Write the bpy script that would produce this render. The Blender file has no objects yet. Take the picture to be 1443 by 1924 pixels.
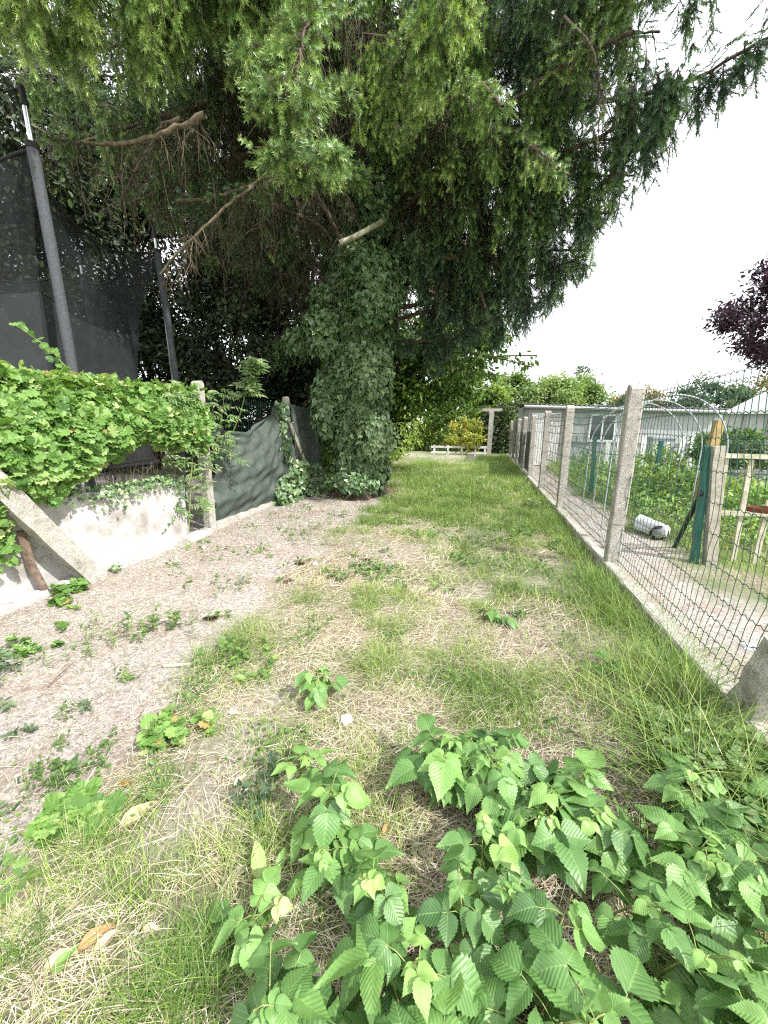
import bpy, math, random
import numpy as np
from mathutils import Vector
R = math.radians
rng = np.random.default_rng(7)
random.seed(7)
sc = bpy.context.scene
COL = sc.collection

# ------------------------------------------------------------------ camera, light, exposure
CAM_H = 1.5
YAW, PITCH, ROLL, FPX = R(16.0), R(12.6), R(0.6), 700.0
fwd = np.array([-math.sin(YAW)*math.cos(PITCH), math.cos(YAW)*math.cos(PITCH), -math.sin(PITCH)])
rgt = np.array([math.cos(YAW), math.sin(YAW), 0.0])
upv = np.cross(rgt, fwd)
rgt, upv = rgt*math.cos(ROLL)+upv*math.sin(ROLL), upv*math.cos(ROLL)-rgt*math.sin(ROLL)
cam_d = bpy.data.cameras.new('camera'); cam = bpy.data.objects.new('camera', cam_d); COL.objects.link(cam)
from mathutils import Matrix
M = Matrix(((rgt[0], upv[0], -fwd[0], 0), (rgt[1], upv[1], -fwd[1], 0), (rgt[2], upv[2], -fwd[2], CAM_H), (0, 0, 0, 1)))
cam.matrix_world = M
cam_d.sensor_fit = 'HORIZONTAL'; cam_d.sensor_width = 36; cam_d.lens = 36*FPX/1443
cam_d.clip_start = 0.02; cam_d.clip_end = 2000
sc.camera = cam

SUN = np.array([0.72, -0.30, 0.80]); SUN /= np.linalg.norm(SUN)
sd = bpy.data.lights.new('sun', 'SUN'); so = bpy.data.objects.new('sun', sd); COL.objects.link(so)
sd.energy = 3.7; sd.angle = R(1.2); sd.color = (1.0, 0.965, 0.91)
so.rotation_euler = Vector(SUN).to_track_quat('Z', 'Y').to_euler()
w = bpy.data.worlds.new('World'); sc.world = w; w.use_nodes = True
nt = w.node_tree; nt.nodes.clear()
sky = nt.nodes.new('ShaderNodeTexSky'); sky.sky_type = 'NISHITA'; sky.sun_disc = False
sky.sun_elevation = math.asin(SUN[2]); sky.sun_rotation = math.atan2(SUN[0], SUN[1]); sky.dust_density = 4; sky.air_density = 1.0
b1 = nt.nodes.new('ShaderNodeBackground'); b1.inputs[1].default_value = 0.15
b2 = nt.nodes.new('ShaderNodeBackground'); b2.inputs[0].default_value = (0.98, 0.985, 1, 1); b2.inputs[1].default_value = 1.2
mx = nt.nodes.new('ShaderNodeMixShader'); out = nt.nodes.new('ShaderNodeOutputWorld')
# thin bright cloud veil over the sky
tc = nt.nodes.new('ShaderNodeTexCoord'); nz = nt.nodes.new('ShaderNodeTexNoise'); nz.inputs['Scale'].default_value = 2.2; nz.inputs['Detail'].default_value = 6
mr = nt.nodes.new('ShaderNodeMapRange'); mr.inputs[1].default_value = .3; mr.inputs[2].default_value = .7; mr.inputs[3].default_value = .72; mr.inputs[4].default_value = .92
nt.links.new(tc.outputs['Generated'], nz.inputs['Vector']); nt.links.new(nz.outputs['Fac'], mr.inputs[0])
nt.links.new(sky.outputs[0], b1.inputs[0]); nt.links.new(mr.outputs[0], mx.inputs[0])
nt.links.new(b1.outputs[0], mx.inputs[1]); nt.links.new(b2.outputs[0], mx.inputs[2]); nt.links.new(mx.outputs[0], out.inputs[0])
vs = sc.view_settings; vs.view_transform = 'Standard'; vs.look = 'None'; vs.gamma = 1; vs.exposure = 0.93
try:
    sc.cycles.max_bounces = 6; sc.cycles.transparent_max_bounces = 12; sc.cycles.diffuse_bounces = 3
    sc.cycles.glossy_bounces = 2; sc.cycles.transmission_bounces = 3; sc.cycles.caustics_reflective = False
    sc.cycles.use_denoising = False; sc.cycles.filter_width = 1.2
except Exception: pass

# ------------------------------------------------------------------ helpers
def ray(px, py): return fwd + rgt*(px-721.5)/FPX - upv*(py-962)/FPX
O = np.array([0, 0, CAM_H])
def at(px, py, Y):
    d = ray(px, py); return O + d*Y/d[1]
def gd(px, py, z=0.0):
    d = ray(px, py); return O + d*(z-CAM_H)/d[2]
def hsh(ix, iy, s):
    v = np.sin(ix*127.1+iy*311.7+s*74.7)*43758.5453
    return v-np.floor(v)
def vn(x, y, s=0):
    x = np.asarray(x, float); y = np.asarray(y, float)
    ix, iy = np.floor(x), np.floor(y); fx, fy = x-ix, y-iy
    fx = fx*fx*(3-2*fx); fy = fy*fy*(3-2*fy)
    a = hsh(ix, iy, s)*(1-fx)+hsh(ix+1, iy, s)*fx
    b = hsh(ix, iy+1, s)*(1-fx)+hsh(ix+1, iy+1, s)*fx
    return a*(1-fy)+b*fy
def fbm(x, y, s=0, o=3):
    t = 0; a = .5; n = 0
    for k in range(o):
        t = t+a*vn(np.asarray(x)*2**k, np.asarray(y)*2**k, s+k*13); n += a; a *= .5
    return t/n
def nrm(a): return a/np.maximum(np.linalg.norm(a, axis=-1, keepdims=True), 1e-9)
def sstep(a, b, x):
    t = np.clip((x-a)/(b-a), 0, 1); return t*t*(3-2*t)

class Geo:
    def __init__(s): s.V = []; s.L = []; s.S = []; s.A = []; s.C = []; s.MI = []; s.n = 0
    def add(s, V, F, var=0.5, loc=None, mi=0):
        """V (n,3); F int array (m,k)"""
        V = np.asarray(V, float).reshape(-1, 3); F = np.asarray(F, int)
        s.V.append(V); s.L.append((F+s.n).ravel()); s.S.append(np.full(len(F), F.shape[1])); s.MI.append(np.full(len(F), mi))
        s.A.append(np.broadcast_to(np.asarray(var, float), (len(V),)).copy()); s.C.append(V*0 if loc is None else loc); s.n += len(V)
    def addm(s, V, Fs, var=0.5, loc=None, mi=0):
        V = np.asarray(V, float).reshape(-1, 3)
        s.V.append(V); s.A.append(np.broadcast_to(np.asarray(var, float), (len(V),)).copy()); s.C.append(V*0 if loc is None else loc)
        for F in Fs:
            F = np.asarray(F, int)
            if len(F): s.L.append((F+s.n).ravel()); s.S.append(np.full(len(F), F.shape[1])); s.MI.append(np.full(len(F), mi))
        s.n += len(V)
    def scat(s, T, pos, Mx, var, mi=0):
        TV, Fs = T; pos = np.asarray(pos, float); N = len(pos)
        if N == 0: return
        V = pos[:, None, :]+np.einsum('nij,kj->nki', Mx, TV)
        k = len(TV); off = (np.arange(N)*k)[:, None, None]
        s.addm(V.reshape(-1, 3), [(F[None]+off).reshape(-1, F.shape[1]) for F in Fs], np.repeat(np.broadcast_to(var, (N,)), k), np.tile(TV, (N, 1)), mi)
    def box(s, c, d, rz=0, mi=0, var=.5, bev=0):
        c = np.asarray(c, float); d = np.asarray(d, float)/2
        v = np.array([[x, y, z] for x in (-1, 1) for y in (-1, 1) for z in (-1, 1)])*d
        ca, sa = math.cos(rz), math.sin(rz)
        v = np.stack([v[:, 0]*ca-v[:, 1]*sa, v[:, 0]*sa+v[:, 1]*ca, v[:, 2]], 1)+c
        s.add(v, [[0, 1, 3, 2], [4, 6, 7, 5], [0, 4, 5, 1], [2, 3, 7, 6], [0, 2, 6, 4], [1, 5, 7, 3]], var, mi=mi)
    def beam(s, a, b, w, h, mi=0, nseg=1, var=.5, jit=0):
        """square section beam from a to b, w across (x-ish), h other"""
        a = np.asarray(a, float); b = np.asarray(b, float); d = nrm(b-a)
        ref = np.array([0, 1., 0]) if abs(d[2]) > .5 else np.array([0, 0, 1.])
        x = nrm(np.cross(d, ref)); y = np.cross(d, x)
        vs = []
        for i in range(nseg+1):
            p = a+(b-a)*i/nseg
            for sx, sy in ((-1, -1), (1, -1), (1, 1), (-1, 1)):
                vs.append(p+x*sx*w/2+y*sy*h/2+rng.normal(0, jit, 3)*(jit > 0))
        F = []
        for i in range(nseg):
            for k in range(4): F.append([i*4+k, i*4+(k+1) % 4, i*4+4+(k+1) % 4, i*4+4+k])
        F += [[3, 2, 1, 0], [nseg*4, nseg*4+1, nseg*4+2, nseg*4+3]]
        s.add(np.array(vs), F, var, mi=mi)
    def tubes(s, P, r, n=3, var=.5, mi=0):
        """P (N,K,3), r scalar / (K,) / (N,K)"""
        P = np.asarray(P, float)
        if P.ndim == 2: P = P[None]
        N, K, _ = P.shape
        T = np.gradient(P, axis=1) if K > 1 else P*0; T = nrm(T)
        ref = np.where(np.abs(T[..., 2:3]) > .8, np.array([1., 0, 0]), np.array([0, 0, 1.]))
        X = nrm(np.cross(T, ref)); Y = np.cross(T, X)
        r = np.broadcast_to(np.asarray(r, float), (N, K))[..., None, None]
        a = np.arange(n)*2*np.pi/n
        V = P[:, :, None, :]+r*(np.cos(a)[None, None, :, None]*X[:, :, None, :]+np.sin(a)[None, None, :, None]*Y[:, :, None, :])
        i, k = np.meshgrid(np.arange(K-1), np.arange(n), indexing='ij'); i = i.ravel(); k = k.ravel(); k2 = (k+1) % n
        F = np.stack([i*n+k, i*n+k2, (i+1)*n+k2, (i+1)*n+k], 1)
        F = (F[None]+(np.arange(N)*K*n)[:, None, None]).reshape(-1, 4)
        vv = np.broadcast_to(np.asarray(var, float), (N,))
        s.add(V.reshape(-1, 3), F, np.repeat(vv, K*n), mi=mi)
    def build(s, name, mats, parent=None, smooth=False):
        me = bpy.data.meshes.new(name)
        V = np.concatenate(s.V).astype(np.float32); L = np.concatenate(s.L).astype(np.int32); S = np.concatenate(s.S).astype(np.int32)
        base = np.zeros(3)
        me.vertices.add(len(V)); me.vertices.foreach_set('co', V.ravel())
        me.loops.add(len(L)); me.loops.foreach_set('vertex_index', L)
        me.polygons.add(len(S)); st = np.concatenate([[0], np.cumsum(S)[:-1]]).astype(np.int32)
        me.polygons.foreach_set('loop_start', st)
        try: me.polygons.foreach_set('loop_total', S)
        except Exception: pass
        me.polygons.foreach_set('material_index', np.concatenate(s.MI).astype(np.int32))
        me.polygons.foreach_set('use_smooth', np.full(len(S), bool(smooth)))
        me.update(calc_edges=True)
        a = me.attributes.new('v', 'FLOAT', 'POINT'); a.data.foreach_set('value', np.concatenate(s.A).astype(np.float32))
        a = me.attributes.new('loc', 'FLOAT_VECTOR', 'POINT'); a.data.foreach_set('vector', np.concatenate(s.C).astype(np.float32).ravel())
        for m in (mats if isinstance(mats, (list, tuple)) else [mats]): me.materials.append(m)
        o = bpy.data.objects.new(name, me); COL.objects.link(o)
        if parent is not None:
            o.parent = parent
            if parent.type == 'EMPTY': o.matrix_parent_inverse = Matrix.Translation(-parent.location)
        return o

def tag(o, label=None, cat=None, group=None, kind=None):
    if label: o['label'] = label
    if cat: o['category'] = cat
    if group: o['group'] = group
    if kind: o['kind'] = kind
    return o
def thing(name, label, cat, loc=(0, 0, 0), group=None):
    o = bpy.data.objects.new(name, None); COL.objects.link(o); o.location = tuple(float(v) for v in loc); o.empty_display_size = .2
    return tag(o, label, cat, group)

# frames: length axis y -> d, normal hint n
def frames(d, nh, sc_=1.0, sx=1.0):
    d = nrm(d); x = nrm(np.cross(d, nh)); z = np.cross(x, d)
    s_ = np.broadcast_to(np.asarray(sc_, float), (len(d),))[:, None]
    sx = np.broadcast_to(np.asarray(sx, float), (len(d),))[:, None]
    return np.stack([x*s_*sx, d*s_, z*s_], axis=2)
def rdir(n, zb=0.0):
    v = rng.normal(size=(n, 3)); v[:, 2] += zb; return nrm(v)

# ------------------------------------------------------------------ materials
def newmat(name):
    m = bpy.data.materials.new(name); m.use_nodes = True; t = m.node_tree; t.nodes.clear()
    return m, t, t.nodes.new('ShaderNodeOutputMaterial')
def N(t, k, **kw):
    n = t.nodes.new(k)
    for a, b in kw.items(): setattr(n, a, b)
    return n
def ramp(t, stops, fac):
    r = N(t, 'ShaderNodeValToRGB'); e = r.color_ramp.elements
    while len(e) < len(stops): e.new(0.5)
    for x, (p, c) in zip(e, stops): x.position = p; x.color = (*c, 1)
    t.links.new(fac, r.inputs[0]); return r.outputs[0]
def mixc(t, fac, a, b, mode='MIX'):
    m = N(t, 'ShaderNodeMix', data_type='RGBA', blend_type=mode)
    for i, v in ((0, fac), (6, a), (7, b)):
        if isinstance(v, bpy.types.NodeSocket): t.links.new(v, m.inputs[i])
        else: m.inputs[i].default_value = v if i == 0 else (*v, 1)
    return m.outputs[2]
def noise(t, scale, detail=4, vec=None, rough=.55):
    n = N(t, 'ShaderNodeTexNoise'); n.inputs['Scale'].default_value = scale; n.inputs['Detail'].default_value = detail; n.inputs['Roughness'].default_value = rough
    if vec is None: vec = N(t, 'ShaderNodeTexCoord').outputs['Object']
    t.links.new(vec, n.inputs['Vector']); return n.outputs['Fac']
def leafmat(name, stops, trans=.3, rough=.5, veins=False, spec=.4, tint=(1.25, 1.2, .55), tip=None):
    m, t, o = newmat(name)
    a = N(t, 'ShaderNodeAttribute', attribute_name='v')
    c = ramp(t, stops, a.outputs['Fac'])
    p = N(t, 'ShaderNodeBsdfPrincipled'); p.inputs['Roughness'].default_value = rough; p.inputs['Specular IOR Level'].default_value = spec
    if tip:
        l = N(t, 'ShaderNodeAttribute', attribute_name='loc'); sx = N(t, 'ShaderNodeSeparateXYZ'); t.links.new(l.outputs['Vector'], sx.inputs[0])
        q = N(t, 'ShaderNodeMapRange'); t.links.new(sx.outputs[1], q.inputs[0]); q.inputs[1].default_value = .3; q.inputs[2].default_value = 1.1; q.inputs[3].default_value = tip[0]; q.inputs[4].default_value = tip[1]
        c = mixc(t, 1.0, c, q.outputs[0], 'MULTIPLY')
    if veins:
        l = N(t, 'ShaderNodeAttribute', attribute_name='loc'); sx = N(t, 'ShaderNodeSeparateXYZ'); t.links.new(l.outputs['Vector'], sx.inputs[0])
        ab = N(t, 'ShaderNodeMath', operation='ABSOLUTE'); t.links.new(sx.outputs[0], ab.inputs[0])
        m1 = N(t, 'ShaderNodeMath', operation='MULTIPLY'); t.links.new(ab.outputs[0], m1.inputs[0]); m1.inputs[1].default_value = -.95
        m2 = N(t, 'ShaderNodeMath', operation='ADD'); t.links.new(m1.outputs[0], m2.inputs[0]); t.links.new(sx.outputs[1], m2.inputs[1])
        m3 = N(t, 'ShaderNodeMath', operation='MULTIPLY'); t.links.new(m2.outputs[0], m3.inputs[0]); m3.inputs[1].default_value = 2*math.pi*9
        s = N(t, 'ShaderNodeMath', operation='COSINE'); t.links.new(m3.outputs[0], s.inputs[0])
        vr = N(t, 'ShaderNodeMapRange'); t.links.new(s.outputs[0], vr.inputs[0]); vr.inputs[1].default_value = .86; vr.inputs[2].default_value = 1; 
        md = N(t, 'ShaderNodeMapRange'); t.links.new(ab.outputs[0], md.inputs[0]); md.inputs[1].default_value = .022; md.inputs[2].default_value = .008
        mxm = N(t, 'ShaderNodeMath', operation='MAXIMUM'); t.links.new(vr.outputs[0], mxm.inputs[0]); t.links.new(md.outputs[0], mxm.inputs[1])
        mm = N(t, 'ShaderNodeMath', operation='MULTIPLY'); t.links.new(mxm.outputs[0], mm.inputs[0]); mm.inputs[1].default_value = .42
        c0 = c; c = mixc(t, mm.outputs[0], c, (.30, .46, .16))
        fine = noise(t, 60, 3)
        f2 = N(t, 'ShaderNodeMapRange'); t.links.new(fine, f2.inputs[0]); f2.inputs[3].default_value = .75; f2.inputs[4].default_value = 1.25
        c = mixc(t, 1.0, c, f2.outputs[0], 'MULTIPLY')
        bp = N(t, 'ShaderNodeBump'); bp.inputs['Strength'].default_value = .2; bp.inputs['Distance'].default_value = .003
        t.links.new(s.outputs[0], bp.inputs['Height']); bp.invert = True; t.links.new(bp.outputs[0], p.inputs['Normal'])
    t.links.new(c, p.inputs['Base Color'])
    tr = N(t, 'ShaderNodeBsdfTranslucent'); t.links.new(mixc(t, 1.0, c, tint, 'MULTIPLY'), tr.inputs[0])
    mx = N(t, 'ShaderNodeMixShader'); mx.inputs[0].default_value = trans
    t.links.new(p.outputs[0], mx.inputs[1]); t.links.new(tr.outputs[0], mx.inputs[2]); t.links.new(mx.outputs[0], o.inputs[0])
    return m
def surf(name, c1, c2, scale=8, rough=.9, bump=.3, c3=None, s3=2.0, p3=(.5, .7), metal=0, spec=.3, detail=6, bs=None, grain=0, lo=.35, hi=.65):
    m, t, o = newmat(name)
    n = noise(t, scale, detail, rough=.65)
    c = ramp(t, [(lo, c1), (hi, c2)], n)
    if c3 is not None:
        f = ramp(t, [(p3[0], (0, 0, 0)), (p3[1], (1, 1, 1))], noise(t, s3, 5, rough=.7)); c = mixc(t, f, c, c3)
    if grain:
        g = noise(t, 140, 2); gr = N(t, 'ShaderNodeMapRange'); t.links.new(g, gr.inputs[0]); gr.inputs[1].default_value = .3; gr.inputs[2].default_value = .7
        gr.inputs[3].default_value = 1-grain; gr.inputs[4].default_value = 1+grain; c = mixc(t, 1.0, c, gr.outputs[0], 'MULTIPLY')
    p = N(t, 'ShaderNodeBsdfPrincipled'); t.links.new(c, p.inputs['Base Color']); p.inputs['Roughness'].default_value = rough
    p.inputs['Metallic'].default_value = metal; p.inputs['Specular IOR Level'].default_value = spec
    b = N(t, 'ShaderNodeBump'); b.inputs['Strength'].default_value = bump; b.inputs['Distance'].default_value = .01
    t.links.new(noise(t, bs or scale*5, 5), b.inputs['Height']); t.links.new(b.outputs[0], p.inputs['Normal'])
    t.links.new(p.outputs[0], o.inputs[0]); return m
M_ = {}
M_['concrete'] = surf('concrete', (.29, .275, .24), (.47, .45, .41), 14, .95, .8, c3=(.15, .145, .10), s3=7, p3=(.54, .72), grain=.4)
M_['concrete_kerb'] = surf('concrete_kerb', (.32, .305, .27), (.52, .495, .45), 9, .95, .6, c3=(.16, .15, .11), s3=9, p3=(.58, .72), grain=.25)
M_['whitewash'] = surf('whitewash', (.40, .39, .375), (.60, .59, .575), 4, .9, .5, c3=(.25, .225, .20), s3=2.6, p3=(.47, .68), grain=.14)
M_['bark'] = surf('bark', (.06, .045, .035), (.17, .125, .095), 16, .95, 1, grain=.2)
M_['bark_pale'] = surf('bark_pale', (.10, .078, .055), (.25, .20, .15), 22, .9, .8, c3=(.12, .14, .06), s3=5)
M_['twig'] = leafmat('twig', [(0, (.028, .023, .014)), (.5, (.075, .056, .033)), (1, (.17, .13, .085))], 0, .8)
M_['cut_wood'] = surf('cut_wood', (.35, .30, .2), (.55, .5, .38), 20, .8, .3)
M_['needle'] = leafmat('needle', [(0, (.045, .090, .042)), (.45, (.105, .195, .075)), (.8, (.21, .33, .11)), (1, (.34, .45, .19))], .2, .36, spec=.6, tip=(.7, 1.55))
M_['needle_backlit'] = leafmat('needle_backlit', [(0, (.035, .068, .05)), (.5, (.075, .145, .09)), (1, (.18, .28, .13))], .15, .38, spec=.6, tip=(.75, 1.5))  # darker, bluer needle copy; backlit look of right boughs put into the colour
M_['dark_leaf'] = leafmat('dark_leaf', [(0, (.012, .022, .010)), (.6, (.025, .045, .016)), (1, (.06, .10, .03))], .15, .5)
M_['ivy'] = leafmat('ivy', [(0, (.05, .105, .045)), (.5, (.14, .24, .105)), (.85, (.26, .37, .18)), (1, (.38, .46, .22))], .14, .34, spec=.55)
M_['vine'] = leafmat('vine', [(0, (.07, .16, .04)), (.5, (.18, .34, .08)), (.85, (.36, .50, .18)), (.97, (.58, .62, .34)), (1, (.45, .35, .15))], .36, .45)
M_['elder'] = leafmat('elder', [(0, (.06, .13, .04)), (.6, (.14, .25, .085)), (1, (.27, .36, .16))], .3, .42)
M_['bush'] = leafmat('bush', [(0, (.045, .10, .025)), (.5, (.13, .24, .045)), (1, (.32, .43, .10))], .38, .5)
M_['bush_yellow'] = leafmat('bush_yellow', [(0, (.14, .20, .03)), (.5, (.32, .36, .06)), (1, (.55, .50, .16))], .4, .5)
M_['far_leaf'] = leafmat('far_leaf', [(0, (.08, .15, .045)), (.5, (.18, .29, .09)), (1, (.32, .42, .17))], .35, .6)
M_['olive_leaf'] = leafmat('olive_leaf', [(0, (.12, .11, .03)), (.5, (.22, .20, .07)), (1, (.30, .20, .10))], .3, .6)
M_['grey_leaf'] = leafmat('grey_leaf', [(0, (.05, .09, .05)), (.5, (.10, .16, .09)), (1, (.18, .25, .14))], .3, .6)
M_['purple'] = leafmat('purple', [(0, (.018, .008, .016)), (.6, (.045, .018, .035)), (1, (.10, .035, .06))], .25, .45, tint=(1.2, .6, .8))
M_['rasp'] = leafmat('rasp', [(0, (.055, .13, .045)), (.4, (.125, .26, .075)), (.7, (.20, .37, .10)), (.9, (.30, .48, .13)), (1, (.42, .55, .20))], .24, .42, veins=True, spec=.5)
M_['weed'] = leafmat('weed', [(0, (.05, .11, .035)), (.5, (.11, .21, .06)), (1, (.24, .36, .09))], .3, .5)
M_['grass'] = leafmat('grass', [(0, (.07, .14, .035)), (.28, (.19, .32, .065)), (.48, (.38, .50, .13)), (.62, (.50, .52, .26)), (.8, (.54, .48, .33)), (1, (.76, .69, .56))], .32, .5)
M_['straw'] = leafmat('straw', [(0, (.20, .145, .085)), (.5, (.50, .43, .31)), (1, (.78, .72, .60))], .1, .7)
M_['needle_litter'] = leafmat('needle_litter', [(0, (.09, .06, .045)), (.5, (.31, .25, .20)), (1, (.62, .57, .51))], 0, .8)
M_['stem'] = surf('stem', (.14, .20, .06), (.30, .33, .12), 30, .6, .2)
M_['deadleaf'] = leafmat('deadleaf', [(0, (.28, .13, .05)), (.5, (.50, .33, .18)), (1, (.68, .60, .45))], .2, .6)
M_['wire_green'] = surf('wire_green', (.012, .06, .045), (.03, .10, .075), 30, .45, .1, c3=(.09, .08, .07), s3=4, p3=(.5, .65))
M_['wire_grey'] = surf('wire_grey', (.06, .065, .05), (.14, .14, .12), 30, .5, .1)
M_['green_metal'] = surf('green_metal', (.008, .075, .058), (.012, .11, .085), 6, .4, .1, spec=.5)
M_['dark_metal'] = surf('dark_metal', (.015, .018, .015), (.03, .035, .028), 9, .6, .2)
M_['steel'] = surf('steel', (.45, .46, .48), (.65, .66, .68), 5, .25, .05, metal=.9)
M_['foam'] = surf('foam', (.055, .06, .068), (.085, .09, .10), 40, .85, .4)
M_['black_rope'] = surf('black_rope', (.012, .012, .014), (.025, .025, .028), 40, .8, .3)
M_['wood_grey'] = surf('wood_grey', (.28, .255, .21), (.44, .41, .34), 12, .85, .5, c3=(.13, .11, .08), s3=9, p3=(.6, .7))
M_['wood_pale'] = surf('wood_pale', (.42, .40, .31), (.62, .60, .49), 9, .8, .4, c3=(.25, .27, .12), s3=4, p3=(.5, .66))
M_['wood_orange'] = surf('wood_orange', (.34, .25, .11), (.52, .38, .17), 9, .8, .4)
M_['rust'] = surf('rust', (.07, .022, .014), (.20, .07, .035), 25, .85, .7)
M_['shed_white'] = surf('shed_white', (.40, .41, .42), (.54, .55, .56), 3, .8, .2, c3=(.28, .29, .30), s3=3, p3=(.48, .75))
M_['shed_grey'] = surf('shed_grey', (.20, .205, .21), (.34, .345, .35), 4, .85, .3)
M_['white_paint'] = surf('white_paint', (.72, .72, .71), (.82, .82, .81), 5, .7, .2, c3=(.5, .5, .47), s3=7, p3=(.55, .75))
M_['wood_white'] = surf('wood_white', (.42, .42, .40), (.60, .60, .57), 7, .8, .3, c3=(.3, .3, .26), s3=5, p3=(.5, .7))
M_['roof_dark'] = surf('roof_dark', (.07, .07, .07), (.22, .22, .21), 6, .9, .5)
M_['roof_light'] = surf('roof_light', (.45, .45, .45), (.62, .62, .62), 4, .7, .2)
M_['glass'] = surf('glass', (.015, .02, .022), (.03, .04, .045), 2, .08, .02, spec=.8)
M_['tub'] = surf('tub', (.58, .61, .64), (.74, .77, .80), 4, .45, .1, c3=(.35, .36, .35), s3=6, p3=(.55, .7))
M_['stone'] = surf('stone', (.55, .53, .49), (.76, .74, .70), 18, .9, .5)
M_['cone'] = surf('cone', (.045, .018, .012), (.14, .06, .04), 60, .8, .6)
M_['plastic_grey'] = surf('plastic_grey', (.30, .33, .36), (.40, .43, .46), 5, .5, .1)

def netmat(name, c1, c2, alpha, rough=.9, streak=None, weave=0):
    m, t, o = newmat(name)
    n = noise(t, 6, 5, rough=.7); c = ramp(t, [(.35, c1), (.65, c2)], n)
    if streak:
        st = ramp(t, [(.52, (0, 0, 0)), (.75, (1, 1, 1))], noise(t, 2.1, 8, rough=.75)); c = mixc(t, st, c, streak)
        fl = ramp(t, [(.68, (0, 0, 0)), (.74, (1, 1, 1))], noise(t, 38, 3)); c = mixc(t, fl, c, (.13, .16, .14))
    d = N(t, 'ShaderNodeBsdfPrincipled'); t.links.new(c, d.inputs['Base Color']); d.inputs['Roughness'].default_value = rough; d.inputs['Specular IOR Level'].default_value = .15
    b = N(t, 'ShaderNodeBump'); b.inputs['Strength'].default_value = .4; b.inputs['Distance'].default_value = .01
    t.links.new(noise(t, 90, 2), b.inputs['Height']); t.links.new(b.outputs[0], d.inputs['Normal'])
    tr = N(t, 'ShaderNodeBsdfTransparent'); mx = N(t, 'ShaderNodeMixShader')
    f = noise(t, 4, 4); fr = N(t, 'ShaderNodeMapRange'); t.links.new(f, fr.inputs[0]); fr.inputs[1].default_value = .3; fr.inputs[2].default_value = .7
    fr.inputs[3].default_value = alpha-.05; fr.inputs[4].default_value = min(1, alpha+.05); t.links.new(fr.outputs[0], mx.inputs[0])
    t.links.new(tr.outputs[0], mx.inputs[1]); t.links.new(d.outputs[0], mx.inputs[2]); t.links.new(mx.outputs[0], o.inputs[0]); return m
M_['net'] = netmat('net', (.016, .019, .019), (.026, .030, .031), .60)
M_['net_low'] = netmat('net_low', (.030, .035, .036), (.042, .047, .049), .90)
M_['cloth'] = netmat('cloth', (.055, .078, .067), (.105, .125, .11), .985, streak=(.105, .105, .085))

# ------------------------------------------------------------------ ground maps
def bound(Y): return np.interp(Y, [.3, .62, 1.1, 1.74, 2.3, 3.0, 4.9, 7.6, 8.4, 9], [-1.5, -1.5, -1.50, -1.62, -1.62, -1.75, -2.1, -2.1, -2.6, -6])
def kerbX(Y): return 1.395-.0215*np.asarray(Y)
def bare(x, y):
    d = bound(y)-x+(fbm(x*1.7, y*1.7, 3)-.5)*.9
    b = sstep(-.12, .22, d)*(np.asarray(y) < 9.2)
    p2 = sstep(.56, .72, fbm(x*.9+5, y*.9, 11))*.55*(y < 6)*(x < 1.0)
    far = sstep(17, 19, y)*(x < -0.8)*.8*(np.asarray(y) < 23)
    xk = x-kerbX(y)
    path = sstep(0, .1, xk)*(1-sstep(.75, 1.25, xk+(fbm(x*1.5, y*1.5, 21)-.5)*.9))
    return np.clip(np.maximum(np.maximum(b, p2*(1-b)), np.maximum(far, path)), 0, 1)
def green(x, y):
    g = .26+(fbm(x*1.1, y*1.1, 5)-.5)*2.1+(fbm(x*4, y*4, 6)-.5)*1.3+.32*sstep(-1.3, -.6, x)*sstep(1.6, 2.2, y)
    g = g+sstep(4.6, 7.5, y-.5*x)*.55                 # lush further on
    g = g+sstep(.55, .15, kerbX(y)-x)*(.35+.4*sstep(3.8, 2.6, y))              # along the kerb
    g = g-.35*sstep(-.9, .2, x-.0)*sstep(2.2, 1.5, y)*(y < 2.3)*0
    g = g-.5*np.exp(-((x+1.2)**2/.5+(y-4.6)**2/1.6))
    g = g-.42*sstep(2.0, 1.2, y)*sstep(.6, .2, x)
    return np.clip(g, 0.02, 1)
def gz(x, y):
    x = np.asarray(x, float); y = np.asarray(y, float)
    return (fbm(x*1.3, y*1.3, 31)-.5)*.06+(fbm(x*6, y*6, 37)-.5)*.012

def axis(lo, hi, a, b, d):
    core = np.arange(a, b+1e-6, d); o1 = a-np.cumsum(d*1.35**np.arange(1, 40)); o2 = b+np.cumsum(d*1.35**np.arange(1, 40))
    return np.concatenate([[lo], o1[o1 > lo][::-1], core, o2[o2 < hi], [hi]])
gx = axis(-600, 600, -4.2, 3.4, .045); gy = axis(-300, 900, 0, 9.5, .05)
XX, YY = np.meshgrid(gx, gy); ZZ = gz(XX, YY)
g = Geo(); nx, ny = len(gx), len(gy)
i, j = np.meshgrid(np.arange(ny-1), np.arange(nx-1), indexing='ij'); i = i.ravel(); j = j.ravel()
BB = bare(XX, YY); GG = green(XX, YY)
loc = np.stack([BB.ravel(), GG.ravel(), 0*BB.ravel()], 1)
g.add(np.stack([XX.ravel(), YY.ravel(), ZZ.ravel()], 1), np.stack([i*nx+j, i*nx+j+1, (i+1)*nx+j+1, (i+1)*nx+j], 1), .5, loc)
m, t, o = newmat('soil_and_turf')
a = N(t, 'ShaderNodeAttribute', attribute_name='loc'); sp = N(t, 'ShaderNodeSeparateXYZ'); t.links.new(a.outputs['Vector'], sp.inputs[0])
soil = ramp(t, [(.3, (.17, .15, .13)), (.48, (.36, .33, .30)), (.68, (.60, .57, .53))], noise(t, 26, 8, rough=.75))
soil2 = mixc(t, ramp(t, [(.46, (0, 0, 0)), (.8, (1, 1, 1))], noise(t, 1.7, 5, rough=.7)), soil, (.26, .19, .145))
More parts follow.
